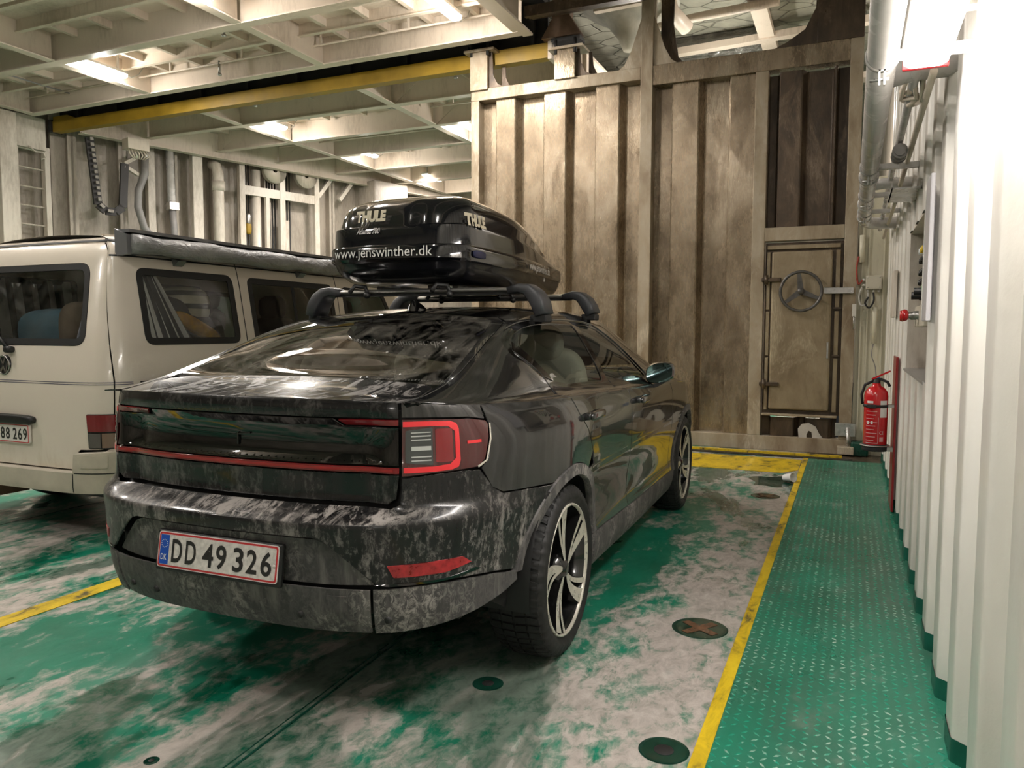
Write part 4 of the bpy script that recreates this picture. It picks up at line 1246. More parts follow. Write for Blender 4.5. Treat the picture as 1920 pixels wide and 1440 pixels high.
def SG(x, w):          # side glass-house, w in metres 0 (shoulder) .. VW (rail)
    x = np.asarray(x, float); w = np.clip(np.asarray(w, float)/VW, -.05, 1.05)
    l0, z0 = np.interp(x, _xs, _k0[:, 0]), np.interp(x, _xs, _k0[:, 2])
    xx = np.interp(x, _xs, _k0[:, 1])
    l1, z1 = l_r(x), z_r(x)
    e = np.clip((z1 - z0)/.22, .12, 1.0)
    led = .045*e
    # ledge then tumble-home with a hollow at its foot
    t_ = np.clip(w/.16, 0, 1); u_ = np.clip((w - .10)/.90, 0, 1)
    a = sstep(w, .04, .26)
    lA = l0 - led*1.15*np.clip(w/.16, 0, None); zA = z0 + .012*e*np.clip(w/.16, 0, None)
    lB = (l0 - led*1.0) + (l1 - l0 + led*1.0)*u_**1.12; zB = z0 + .006*e + (z1 - z0 - .006*e)*(1 - (1 - u_)**1.22)
    return np.stack([(1-a)*lA + a*lB, (1-w)*xx + w*x, (1-a)*zA + a*zB], -1)
def W(x, z):
    """w of height z at station x on the right-hand side"""
    ws = np.linspace(0, VW, 120); zz = SG(np.full(120, x), ws)[:, 2]
    return (x, float(np.interp(z, zz, ws)))
def SGL(x, w):
    p = SG(x, w); return p*np.array([-1, 1, 1])
SGL.flip = True
def bothG(name, poly, mat, **kw):
    a = panel(name, SG, poly, mat, car, **kw)
    b = panel(name, SGL, poly, mat, car, flip=False, **kw)
    return a, b
# surf_n orientation: make outward
def outward(S, ref):
    def f(u, v): return S(u, v)
    return f
# windows
winR = [W(1.06, 1.112), W(1.25, 1.088), W(1.78, 1.072), W(1.80, 1.12), W(1.845, 1.345), W(1.60, 1.352), W(1.30, 1.342), W(1.10, 1.312), W(.97, 1.265), W(.935, 1.225), W(.985, 1.16)]
winF = [W(1.865, 1.070), W(2.70, 1.045), W(2.55, 1.150), W(2.36, 1.262), W(2.22, 1.325), W(2.10, 1.345), W(1.915, 1.348), W(1.885, 1.2)]
wr_ = roundc(winR, .03); wf_ = roundc(winF, .02)
dlo = roundc([W(1.03, 1.102), W(1.22, 1.075), W(1.8, 1.060), W(2.78, 1.030), W(2.58, 1.165), W(2.38, 1.280), W(2.22, 1.345), W(2.08, 1.362), W(1.6, 1.370), W(1.27, 1.360), W(1.06, 1.325), W(.93, 1.275), W(.895, 1.225), W(.95, 1.15)], .03)
full = [(x, 0.0) for x in np.linspace(.40, 3.35, 60)] + [(x, VW) for x in np.linspace(3.35, 1.0, 40)] + [(x, VW) for x in np.linspace(.98, .40, 16)]
bothG('pillar_panel', full, M_PAINT, step=.04, holes=[dlo], gap=0)
bothG('window_surround', dlo, M_PIANO, step=.04, holes=[wr_, wf_], off=-.006, gap=.001, thick=.01)
gR = bothG('rear_door_window', wr_, M_GLASS, step=.05, off=-.010, thick=0, gap=-.002)
gF = bothG('front_door_window', wf_, M_GLASS, step=.05, off=-.010, thick=0, gap=-.002)
# quarter shade inside the rear window's back edge
bothG('quarter_trim', [W(1.03, 1.135), W(1.10, 1.110), W(1.00, 1.285), W(.95, 1.24)], M_PIANO, step=.04, off=-.006, gap=0, thick=.004)
# seam lines
def seam(S, pts, parent=car, w=.006):
    return strip('shut_line', S, pts, w, M_BLK, parent, off=.0015)
for S in (SG, SGL):
    strip('shut_line', S, [(1.065, .0), (1.03, .05), (1.01, .10), W(1.0, 1.13)], .006, M_BLK, car, off=.0012)
    strip('shut_line', S, [(1.998, .0), (1.94, .035), W(1.87, 1.062)], .005, M_BLK, car, off=.0012)
# ---- top: deck lid, rear glass, roof, windscreen, bonnet
def Q(l, x): return (max(-1, min(1, l/float(l_r(x))))*.6, x)
# lip line in (q, x)
lipc = []
for s in np.linspace(0, s_l(.634), 12):
    p = SL(np.array([s]), np.array([float(zlip(s))]))[0]
    lipc.append(Q(p[0], float(p[1])))
tgR = [Q(.60, .30), Q(.585, .385)]
deckp = lipc + [(.565, .27), (.555, .36), (.545, .40)] + [Q(l, .47 - .05*(l/.6)**2) for l in np.linspace(.55, 0, 8)]
M_DECKP = mk_paint('dusty_black_deck_paint', .8, .3, .42)
deckp = deckp + [(-a, b) for a, b in reversed(deckp) if abs(a) > 1e-6]
panel('tailgate_deck', ST, deckp, M_DECKP, car, step=.035)
rg = [Q(l, .474 - .05*(l/.6)**2) for l in np.linspace(0, .55, 9)] + [(.555, .44), (.553, .6), (.548, .8), (.535, 1.0), (.50, 1.16), (.46, 1.19), (.2, 1.222), (0, 1.226)]
rgs = rg + [(-a, b) for a, b in reversed(rg) if abs(a) > 1e-6]
panel('rear_window', ST, rgs, M_RGLASS, car, step=.045, off=-.001, thick=.004, label='dusty rear window')
rs = [(-.555, .44), (-.553, .6), (-.548, .8), (-.535, 1.0), (-.50, 1.16), (-.46, 1.19)]
for sg in (-1, 1):
    pp = [(sg*abs(a), b) for a, b in rs] + [(sg*.49, 1.24), (sg*.56, 1.16), (sg*.578, 1.0), (sg*.580, .8), (sg*.580, .6), (sg*.572, .42), (sg*.572, .30), (sg*.565, .27), (sg*.555, .36)]
    panel('hatch_side', ST, pp, M_PAINT, car, step=.035)
for sg in (-1, 1):
    pp = [(sg*.60, .20), (sg*.60, 1.3), (sg*.57, 1.3), (sg*.564, 1.165), (sg*.582, 1.0), (sg*.584, .8), (sg*.584, .6), (sg*.576, .42), (sg*.576, .30), (sg*.57, .20)]
    panel('c_pillar_edge', ST, pp, M_PAINT, car, step=.035, gap=0)
roofp = [(0, 1.231), (.2, 1.227), (.46, 1.195), (.495, 1.245), (.565, 1.17), (.571, 1.30), (.60, 1.31), (.60, 2.42), (.45, 2.48), (0, 2.52)]
panel('roof', ST, roofp + [(-a, b) for a, b in reversed(roofp) if abs(a) > 1e-6], M_PIANO, car, step=.05)
wsp = [(0, 2.525), (.45, 2.485), (.555, 2.46), (.57, 2.9), (.57, 3.30), (.3, 3.40), (0, 3.44)]
panel('windscreen', ST, wsp + [(-a, b) for a, b in reversed(wsp) if abs(a) > 1e-6], M_GLASS, car, step=.06, thick=0)
for sg in (-1, 1):
    panel('a_pillar', ST, [(sg*.60, 2.42), (sg*.558, 2.455), (sg*.573, 2.9), (sg*.573, 3.32), (sg*.60, 3.36)], M_PAINT, car, step=.05, gap=0)
hood = [(0, 3.47), (.3, 3.43), (.60, 3.36), (.60, 4.40), (.3, 4.55), (0, 4.58)]
panel('bonnet', ST, hood + [(-a, b) for a, b in reversed(hood) if abs(a) > 1e-6], M_PAINT, car, step=.05)
# bonnet shoulder fill between rail and fender top
for S in (SG, SGL):
    panel('cowl_side', S, [(3.355, 0), (4.5, 0), (4.5, VW), (3.355, VW)], M_PAINT, car, step=.06, gap=0, thick=0)
    panel('deck_corner', S, [(.13, 0), (.40, 0), (.40, VW), (.15, VW)], M_PAINT, car, step=.03, gap=0, thick=.004)
# aerial fin
fin = MB()
fx, fz = 1.36, float(zc(1.36)) - .004
rings = []
for k, (hh, hl, hwid, dx) in enumerate(((0, .085, .032, 0), (.012, .080, .030, .002), (.030, .060, .020, -.010), (.045, .035, .011, -.026), (.052, .012, .004, -.038))):
    rings.append([(hwid*math.cos(a), fx + dx + hl*math.sin(a), fz + hh) for a in np.linspace(0, 2*PI, 17)[:-1]])
fin.add([p for r in rings for p in r], [(i*16+j, i*16+(j+1) % 16, (i+1)*16+(j+1) % 16, (i+1)*16+j) for i in range(4) for j in range(16)] + [tuple(4*16 + j for j in range(16))], True)
fin.build('aerial_fin', M_PIANO, car)
# mirrors
for sg in (-1, 1):
    mm = MB()
    ring = []
    for k, (dy, sc_) in enumerate(((0, .90), (.02, 1.0), (.06, .98), (.10, .80), (.135, .45), (.15, .1))):
        ring += [(sg*(.925 + .085*sc_*math.copysign(abs(math.cos(a))**.7, math.cos(a))), 2.62 + dy, 1.060 + (.068 if math.sin(a) > 0 else .058)*sc_*math.copysign(abs(math.sin(a))**.7, math.sin(a)) + .012*math.cos(a)) for a in np.linspace(0, 2*PI, 25)[:-1]]
    mm.add(ring, [(i*24+j, i*24+(j+1) % 24, (i+1)*24+(j+1) % 24, (i+1)*24+j) for i in range(5) for j in range(24)], True)
    mo = mm.build('door_mirror', M_PAINT, car)
    g = MB().add(ring[:24], [tuple(range(24))])
    g.build('mirror_glass', plain('mirror_silver', (.10, .16, .16), .03, 1.0), mo)
    MB().prism([(.80, .965), (.90, 1.0), (.96, 1.01), (.90, .975), (.80, .945)], (0, .10, 0), (0, 2.62, 0), (sg, 0, 0), (0, 0, 1)).build('mirror_arm', M_BLK, mo)
# licence plate
plate = MB().box(-.262, .262, -.010, .010, -.072, .066)
TILT = .16
def plate_m(x, z): return Matrix.Translation((0, x, z)) @ Matrix.Rotation(-TILT, 4, 'X')
pm = plate_m(.018, .572)
M_PWHITE = plain('dusty_plate_white', (.62, .59, .55), .5, var=.22, vscale=60)
po = plate.xf(pm).build('plate_holder', M_BLK, car, bevel=.006)
def rrect(w, h, r, n=5):
    return roundc([(-w, -h), (w, -h), (w, h), (-w, h)], r, n)
def plate_piece(name, poly, y0, d, mat, parent):
    return MB().prism(poly, (0, d, 0), (0, y0, 0), (1, 0, 0), (0, 0, 1)).xf(pm).build(name, mat, parent)
pb = plate_piece('licence_plate', rrect(.252, .060, .012), -.0125, .003, plain('white_plate_rim', (.70, .66, .63), .4), car)
pb['label'] = 'white licence plate with red border reading DD 49 326'
plate_piece('plate_red_border', rrect(.249, .057, .011), -.0132, .0008, plain('plate_red', (.50, .03, .035), .4), pb)
plate_piece('plate_white_field', rrect(.243, .051, .008), -.0139, .0008, M_PWHITE, pb)
plate_piece('plate_blue_band', [(-.241, -.049), (-.203, -.049), (-.203, .049), (-.241, .049)], -.0145, .0008, plain('plate_blue', (.01, .075, .42), .4), pb)
def pmap(cx, cz, off=-.0152):
    return lambda u, v: pm @ Vector((cx + u, off, cz + v))
M_INK = plain('plate_black_ink', (.018, .017, .016), .5)
CH = .075
for body, cx, w in (('D', -.166, .045), ('D', -.106, .045), ('4', -.032, .046), ('9', .023, .043), ('3', .094, .043), ('2', .149, .043), ('6', .207, .043)):
    text_on('plate_letter', body, pmap(cx, -.037), w, CH, M_INK, pb, bold=.018)
text_on('plate_letter', 'DK', pmap(-.222, -.034, -.0156), .026, .019, plain('plate_white_ink', (.8, .8, .8), .4), pb, bold=.01)
for k in range(12):
    a = 2*PI*k/12
    c0 = pm @ Vector((-.222 + .013*math.cos(a), -.0150, .020 + .013*math.sin(a)))
    MB().lathe([(0, -.0006), (.0019, -.0004)], 6, tuple(c0), 'y').build('plate_star', MATS['plate_white_ink'], pb)
MB().lathe([(0, -.002), (.0055, -.0015), (.006, 0)], 14, tuple(pm @ Vector((.238, -.015, -.004))), 'y').build('plate_rivet', MATS['white_plate_rim'], pb)

# ---- wheels
def make_wheel():
    """axle along local x, outer face at +x"""
    w = empty('wheel')
    RT, RR = .347, .262
    prof = [(RR - .004, -.215), (RR + .02, -.222), (RT - .05, -.235), (RT - .018, -.226), (RT - .004, -.205), (RT, -.17), (RT, -.02 - .03), (RT - .004, -.022), (RT - .018, -.004), (RT - .05, .006), (RR + .025, .000), (RR + .004, -.012)]
    n = 144
    vs = []; fs = []
    for k, (r, h) in enumerate(prof):
        for j in range(n):
            a = 2*PI*j/n
            g = 1.0
            rr_ = r
            if 3 <= k <= 8 and j % 3 == 0: rr_ = r - (.009 if k in (3, 4, 7, 8) else .007)
            vs.append((h, rr_*math.cos(a), rr_*math.sin(a)))
    for i in range(len(prof) - 1):
        for j in range(n):
            fs.append((i*n+j, i*n+(j+1) % n, (i+1)*n+(j+1) % n, (i+1)*n+j))
    ty = MB().add(vs, fs, True).build('tyre', M_TYRE, w)
    # tread blocks along the shoulder
    tb = MB()
    for j in range(60):
        a = 2*PI*j/60
        for h0, h1, da in ((-.058, -.016, .012), (-.11, -.066, -.006), (-.16, -.118, .006), (-.21, -.168, -.012)):
            pts = []
            for rr_ in (RT - .012, RT + .0035):
                for hh, ss in ((h0, -1), (h1, -1), (h1, 1), (h0, 1)):
                    aa = a + ss*.036 + da*(1 if hh == h1 else -1)
                    drop = .010 if (hh > -.02 or hh < -.2) else 0
                    pts.append((hh, (rr_ - drop)*math.cos(aa), (rr_ - drop)*math.sin(aa)))
            tb.add(pts, [(0,3,2,1),(4,5,6,7),(0,1,5,4),(1,2,6,5),(2,3,7,6),(3,0,4,7)])
    tbo = tb.build('tread_blocks', M_TYRE, w); tbo['kind'] = 'stuff'
    # rim barrel and lip
    MB().lathe([(RR + .006, -.012), (RR + .004, -.004), (RR - .003, -.004), (RR - .006, -.016)], 72, axis='x').build('rim_lip', M_CHROME, w)
    MB().lathe([(RR - .006, -.016), (RR - .020, -.05), (RR - .03, -.12), (RR - .02, -.20)], 60, axis='x').build('rim_barrel', M_RIMBLK, w)
    MB().lathe([(0, -.125), (.16, -.125), (.165, -.135), (0, -.135)], 40, axis='x').build('brake_disc', M_STEEL, w)
    MB().lathe([(0, -.150), (RR - .03, -.150)], 40, axis='x').build('wheel_back', M_BLK, w)
    MB().lathe([(0, -.012), (.026, -.013), (.034, -.022), (.060, -.032), (.068, -.06), (.068, -.10), (0, -.10)], 30, axis='x').build('hub_cap', M_RIMBLK, w)
    for k in range(5):
        b0 = 2*PI*k/5 + .35
        # one bladed spoke with a machined face and its dark slim partner
        for off, w0, w1, mat, tw in ((0.0, .010, .034, M_CHROME, .16), (.42, .008, .012, M_CHROME, .02)):
            fr, bk = [], []
            N_ = 9
            for side in (-1, 1):
                for i in range(N_):
                    t_ = i/(N_ - 1)
                    r = .035 + (RR - .008 - .035)*t_
                    wd = (w0 + (w1 - w0)*t_**1.4)
                    a = b0 + off*(.25 + .75*t_**.7) + tw*t_*t_ + side*wd/max(r, .06)
                    h = -.022 + .012*t_ - .010*math.sin(PI*t_)
                    fr.append((h, r*math.cos(a), r*math.sin(a)))
                    bk.append((h - .045, r*math.cos(a), r*math.sin(a)))
            f_face = [(i, i+1, N_+i+1, N_+i) for i in range(N_-1)]
            body = MB().add(fr + bk, [tuple(reversed(q)) for q in f_face] + [(i+2*N_, i+1+2*N_, N_+i+1+2*N_, N_+i+2*N_) for i in range(N_-1)] +
                            [(i, i+1, 2*N_+i+1, 2*N_+i) for i in range(N_-1)] + [(N_+i, N_+i+1, 3*N_+i+1, 3*N_+i) for i in range(N_-1)])
            so = body.build('spoke', M_RIMBLK, w)
            MB().add([(p[0] + .0012, p[1], p[2]) for p in fr], f_face).build('spoke_face', mat, so)
    for k in range(5):
        a = 2*PI*k/5 + .9
        MB().lathe([(0, -.028), (.010, -.028), (.012, -.05)], 10, (0, .048*math.cos(a), .048*math.sin(a)), 'x').build('wheel_nut', M_RIMBLK, w)
    return w
w0 = make_wheel()
w0['label'] = 'alloy wheel with bladed machined spokes'
for k, (x, l, rz) in enumerate(((1.006, .898, 0), (3.741, .898, 0), (1.006, -.898, PI), (3.741, -.898, PI))):
    if k == 0: w = w0
    else: w = copy_tree(w0)
    w.parent = car; w.location = (l, x, .347); w.rotation_euler = (.2*k, 0, rz)
# the wheel's pieces are sub-parts already; arch liners and underbody
for x in (1.006, 3.741):
    for sg in (-1, 1):
        MB().lathe([(.40, sg*.60), (.405, sg*.875)], 30, (0, x, .36), 'x', a0=-PI*.05, a1=PI*1.05).xf(Matrix.Identity(4)).build('arch_liner', M_BLK, car)
MB().box(-.55, .55, .50, 4.3, .25, .36).box(-.80, .80, 1.45, 3.30, .22, .34).build('underbody', M_BLK, car)
MB().box(-.62, .62, .55, 4.45, .26, .62).build('floor_tub', M_INT, car)
# ---- cabin
def seat(l, x, back=True):
    s_ = empty('seat', (l, x, .0)); s_.parent = car
    MB().rbox((0, .10, .60), .25, .27, .10, 4).build('cushion', M_SEAT, s_)
    bk = MB().rbox((0, 0, 0), .24, .075, .33, 4)
    bk.xf(Matrix.Translation((0, -.20, .90)) @ Matrix.Rotation(.28, 4, 'X')).build('backrest', M_SEAT, s_)
    hd = MB().rbox((0, 0, 0), .13, .05, .10, 3)
    hd.xf(Matrix.Translation((0, -.33, 1.245)) @ Matrix.Rotation(.2, 4, 'X')).build('headrest', M_SEAT, s_)
for l in (.37, -.37): seat(l, 2.42)
for l in (.36, -.36): seat(l, 1.50)
MB().rbox((0, 3.08, .88), .70, .28, .16, 5).build('dashboard', M_INT, car)
st = MB().tube([(-.37 + .18*math.cos(a), 2.80 - .06*math.sin(a), 1.0 + .17*math.sin(a)) for a in np.linspace(0, 2*PI, 33)], .016, 8, caps=False)
st.bar((-.53, 2.80, 1.0), (-.21, 2.80, 1.0), .03, .03).rbox((-.37, 2.81, 1.0), .05, .03, .05, 3).build('steering_wheel', M_INT, car)
MB().box(-.55, .55, .48, 1.15, .98, 1.0).build('parcel_shelf', M_INT, car)
# ================================================================== roof bars and roof box
CARM = Matrix.Translation((-1.8871, 1.8617, 0)) @ Matrix.Rotation(CAR_A, 4, 'Z')
M_BAR = plain('anodised_bar', (.55, .53, .50), .3, .85)
M_FOOT = plain('dark_grey_foot_plastic', (.035, .036, .040), .42)
def roof_bar(x, label):
    loc = CARM @ Vector((0, x, 0))
    r = empty('roof_bar', loc, CAR_A); tag(r, label, 'roof bar', 'roof bars on the black car')
    zb_ = 1.505
    q = [(.040*math.cos(a), .013*math.sin(a)) for a in np.linspace(0, 2*PI, 17)[:-1]]
    MB().prism(q, (1.04, 0, 0), (-.52, 0, zb_), (0, 1, 0), (0, 0, 1)).build('bar', M_BAR, r)
    MB().box(-.50, .50, -.022, .022, zb_ - .022, zb_ - .010).build('rubber_strip', M_RUB, r)
    zr_ = float(z_r(x)) - .01
    for sg in (-1, 1):
        # curved foot: sweep of rounded-rectangle sections
        path = [(.46, zb_ - .004, .040, .016), (.52, zb_ + .006, .050, .022), (.560, zb_ - .002, .056, .028), (.592, zb_ - .030, .062, .034), (.615, zb_ - .065, .066, .034), (.632, zr_ + .012, .068, .028)]
        vs = []
        for i, (l, z, hy, th) in enumerate(path):
            a = path[max(i-1, 0)]; b = path[min(i+1, len(path)-1)]
            d = Vector((b[0]-a[0], 0, b[1]-a[1])).normalized(); nrm = Vector((d.z, 0, -d.x))
            for t_ in np.linspace(0, 2*PI, 17)[:-1]:
                cy = math.copysign(abs(math.cos(t_))**.32, math.cos(t_))*hy; cn = math.copysign(abs(math.sin(t_))**.32, math.sin(t_))*th
                vs.append((sg*(l + nrm.x*cn), cy, z + nrm.z*cn))
        n = len(path)
        f = MB().add(vs, [(i*16+j, i*16+(j+1) % 16, (i+1)*16+(j+1) % 16, (i+1)*16+j) for i in range(n-1) for j in range(16)] + [tuple(range(16)), tuple((n-1)*16 + j for j in range(16))], True).build('foot', M_FOOT, r)
        MB().box(sg*.575, sg*.655, -.040, .040, zr_ - .022, zr_ + .012).build('foot_pad', M_RUB, f, bevel=.006)
    return r
roof_bar(1.42, 'rear roof bar with dark grey feet under the back of the roof box')
roof_bar(2.22, 'front roof bar with dark grey feet under the front of the roof box')

BX0, BX1, BLC = 1.24, 3.24, -.115
M_BOXG = plain('gloss_black_box_lid', (.0045, .005, .008), .10, coat=1.0)
M_BOXB = plain('satin_black_box_base', (.006, .0065, .009), .22, coat=.35)
box = empty('roof_box', CARM @ Vector((BLC, BX0, 1.53)), CAR_A)
tag(box, 'glossy black roof box with white web address, strapped above the black car', 'roof box')
# plan: closed outline (l, y) with y from 0 (tail) to Lb
Lb = BX1 - BX0
def box_plan(n=120):
    """rounded rectangle, blunt tail and tapering nose"""
    r, r2 = .15, .22
    out = []
    def add(cx, cy, rx, ry, a0, a1, k):
        for i in range(k):
            a = a0 + (a1 - a0)*i/k
            out.append((cx + rx*math.cos(a), cy + ry*math.sin(a)))
    W_, Wn = .385, .27
    add(W_ - r, r*.75, r, r*.75, -PI/2, 0, 14)
    for i in range(24):
        t_ = i/24; y = r*.75 + t_*(Lb - r*.75 - r2)
        out.append((W_ - (W_ - Wn)*float(sstep(t_, .35, 1.05)), y))
    add(Wn - r2*.8, Lb - r2, r2*.8, r2, 0, PI/2, 14)
    half = out
    full_ = half + [(-l, y) for l, y in reversed(half)]
    # points across the blunt tail and nose
    tail_ = [(-(W_ - r) + 2*(W_ - r)*i/16, 0) for i in range(1, 16)]
    P_ = full_ + tail_
    # slight bow of the tail in plan
    return [(l, y + (.055*(abs(l)/.385)**2.2)*(1 - float(sstep(y, 0, .5)))) for l, y in P_]
BPL = box_plan()
ztop = pchip([0, .10, .35, .75, 1.1, 1.5, 1.8, Lb], [.43, .45, .470, .460, .415, .30, .195, .13])
ZB0, ZB1 = .112, .185       # rim band
def ring(side, rear, f, absz=None):
    out = []
    for l, y in BPL:
        yy = Lb/2 + (y - Lb/2)*1.0
        y2 = rear + (y/Lb)*(Lb - rear - rear*.7)
        l2 = l*(1 - side)
        if absz is None:
            # side pods stand back from the centre block above the ledge
            z = ZB1 + f*(float(ztop(min(Lb, max(0, y2)))) - ZB1)
        else:
            z = absz
        out.append((l2, y2, z))
    return out
def pod(ringp, depth):
    out = []
    for l, y, z in ringp:
        k = float(sstep(abs(l), .125, .165))*float(1 - sstep(y, .25, .6))
        out.append((l, y + depth*k, z))
    return out
lid = [ring(.012, .012, 0, ZB0), ring(0, 0, 0, ZB0 + .012), ring(0, 0, 0, ZB1 - .012), ring(.008, .006, 0, ZB1),
       ring(.020, .022, .02), ring(.030, .026, .30), ring(.036, .030, .36),
       pod(ring(.050, .034, .40), .028), pod(ring(.062, .044, .56), .030), pod(ring(.095, .066, .70), .026), pod(ring(.15, .10, .80), .018), pod(ring(.24, .160, .875), .008),
       ring(.38, .26, .935), ring(.55, .38, .972), ring(.75, .52, .992), ring(.9, .62, 1.0), ring(.999, .68, 1.002)]
n = len(BPL)
lm = MB().add([p for r in lid for p in r], [(i*n+j, i*n+(j+1) % n, (i+1)*n+(j+1) % n, (i+1)*n+j) for i in range(len(lid)-1) for j in range(n)], True)
lido = lm.build('lid', M_BOXG, box)
def sharp(o, ang):
    o.data.set_sharp_from_angle(angle=ang)
sharp(lido, .60)
base = [ring(.016, .016, 0, ZB0), ring(.030, .026, 0, ZB0 - .006), ring(.040, .034, 0, ZB0 - .03), ring(.075, .060, 0, .055), ring(.13, .11, 0, .026), ring(.22, .20, 0, .010), ring(.5, .42, 0, .004), ring(.99, .66, 0, .004)]
bm_ = MB().add([p for r in base for p in r], [(i*n+j, (i+1)*n+j, (i+1)*n+(j+1) % n, i*n+(j+1) % n) for i in range(len(base)-1) for j in range(n)], True)
bo = bm_.build('base', M_BOXB, box)
for l in (-.22, -.08, .08, .22):
    MB().bar((l, .32, .004), (l, 1.55, .004), .03, .016).build('base_rib', M_BOXB, bo)
for l in (-.22, .24):
    for y in (.12, .92):
        cl_ = MB().tube([(l - .03, y - .03, -.03), (l - .02, y, .004), (l + .03, y + .02, -.002), (l + .045, y + .01, -.035)], .011, 8)
        cl_.sphere((l + .045, y + .01, -.042), .018, n=10, m=6).build('bar_clamp', M_BLK, box)
MB().lathe([(0, 0), (.012, .002), (.014, .006)], 14, (.385, 1.16, .085), 'x').build('lock', M_STEEL, box)
# lettering: wraps on the tail (v up) and the right side
def ray_plan(l=None, y=None, rng=None):
    """outline y at lateral l on the tail / lateral at y on the right side"""
    P_ = np.array(BPL)
    if l is not None:
        m = P_[:, 1] < .6; q = P_[m]; o = np.argsort(q[:, 0]); return float(np.interp(l, q[o, 0], q[o, 1]))
    m = (P_[:, 0] > 0); q = P_[m]; o = np.argsort(q[:, 1]); return float(np.interp(y, q[o, 1], q[o, 0]))
M_LETW = plain('white_sticker', (.78, .77, .74), .45)
M_LETC = plain('cream_sticker', (.70, .63, .48), .4)
M_LETG = plain('silver_sticker', (.30, .29, .28), .3, .5)
def on_tail(cl_, zb_, dy): return lambda u, v: (cl_ + u, ray_plan(l=(cl_ + u)/.99) + dy, zb_ + v)
def on_side(cy, zb_, dl): return lambda u, v: (ray_plan(y=cy + u)*(1 - dl) + .006, cy + u, zb_ + v)
def tail_surf(cl_, zb_, dys):
    return lambda u, v: (cl_ + u, ray_plan(l=(cl_ + u)/.96) + float(np.interp(zb_ + v, [.19, .25, .30, .35, .40], dys)), zb_ + v)
text_on('web_address', 'www.jenswinther.dk', on_tail(-.022, .132, -.006), .55, .046, M_LETW, box, cut=2, label='white web address across the tail of the box')
text_on('web_address', 'www.jenswinther.dk', on_side(1.22, .132, -.012), .56, .046, M_LETW, box, cut=2, label='white web address along the side of the box')
ft = tail_surf(-.08, .305, [.012, .022, .029, .032, .040])
text_on('brand_lettering', 'THULE', lambda u, v: (ft(u, v)[0], ft(u, v)[1] - .008, ft(u, v)[2]), .17, .050, M_LETC, box, shear=.12, bold=.065, cut=1, label='cream block lettering on the tail')
fu = tail_surf(-.095, .245, [.012, .022, .029, .032, .040])
text_on('model_lettering', 'Atlantis 780', lambda u, v: (fu(u, v)[0], fu(u, v)[1] - .006, fu(u, v)[2]), .135, .026, M_LETG, box, shear=.25, bold=.02, cut=1, label='small silver lettering on the tail')
def side_lid(cy, zb_):
    def f(u, v):
        y = cy + u; z = zb_ + v
        zt = float(ztop(y)); ff = (z - ZB1)/(zt - ZB1)
        s_ = float(np.interp(ff, [0, .3, .36, .40, .60, .78, .90], [.020, .030, .036, .050, .065, .125, .30]))
        return (ray_plan(y=(y - .035)*1.04)*(1 - s_) + .012, y, z)
    return f
fs_ = side_lid(.24, .285)
text_on('brand_lettering', 'THULE', fs_, .20, .055, M_LETC, box, shear=.05, bold=.065, cut=1, label='cream block lettering on the side')
MB().rbox((.392, .24, .148), .006, .07, .018, 4).build('logo_badge', plain('navy_badge', (.01, .012, .06), .3), box)

# ================================================================== white van in the next lane
VX, VY = -4.955, 3.16
M_VAN = None
t = T('cream_van_paint')
ob = t.co(); z = t.sep(ob)[2]
d = t.ramp(t.noise(5, 6, .7, t.co((1, 1, .4)), .4), (.45, 0.0), (.7, 1.0))
lowm = t.ramp(z, (.28, 1.0), (.62, .0))
col = t.mix(t.math('MULTIPLY', d, lowm), (.70, .63, .54, 1), (.32, .21, .12, 1))
t.P(Base_Color=col, Roughness=.28)
t.b.inputs['Coat Weight'].default_value = .6; t.b.inputs['Coat Roughness'].default_value = .06
M_VAN = t.m
M_VGLASS = glass('van_window_glass', (.90, .92, .90), dust=.12)
van = empty('white_camper_van', (VX, VY, 0)); tag(van, 'cream white camper van with a rolled awning, parked left of the black car', 'van')
HW, LV_ = .92, 4.9
VP = np.array([(0, 0), (.006, .45), (.02, .66), (.045, .76), (.085, .830), (.14, .875), (.22, .902), (.35, .914), (.8, .92), (2.0, .92), (3.4, .915), (4.1, .88), (4.5, .78), (4.75, .60), (4.86, .35), (4.9, 0)])
_vd = np.concatenate([[0], np.cumsum(np.linalg.norm(np.diff(VP, axis=0), axis=1))])
_vt = np.linspace(0, _vd[-1], 1400); vbx, vbl = pchip(_vd, VP[:, 0])(_vt), pchip(_vd, VP[:, 1])(_vt)
for _ in range(30):
    ex = np.concatenate([[vbx[1]], vbx, [vbx[-2]]]); el = np.concatenate([[-vbl[1]], vbl, [-vbl[-2]]])
    vbx = (ex[:-2] + 2*ex[1:-1] + ex[2:])/4; vbl = (el[:-2] + 2*el[1:-1] + el[2:])/4
vbs = np.concatenate([[0], np.cumsum(np.hypot(np.diff(vbx), np.diff(vbl)))])
vgx, vgl = np.gradient(vbx, vbs), np.gradient(vbl, vbs); vgg = np.hypot(vgx, vgl); vnx, vnl = -vgl/vgg, vgx/vgg
fvi = pchip([.28, .36, .50, .9, .99, 1.2, 1.45, 1.70, 1.80, 1.86, 1.90, 1.915], [.03, .008, .0, .0, .003, .022, .062, .108, .140, .185, .27, .34])
fvr = pchip([.28, .36, .50, .9, .99, 1.2, 1.45, 1.70, 1.80, 1.86, 1.90, 1.915], [.03, .008, .0, .0, .003, .030, .090, .160, .195, .24, .32, .38])
VS1 = float(np.interp(.80, vbl[:600], vbs[:600]))
VSX = lambda x: float(np.interp(x, vbx, vbs))
def VSLf(l): 
    k = int(np.argmax(vbl > .90)); return math.copysign(float(np.interp(abs(l), vbl[:k], vbs[:k])), l)
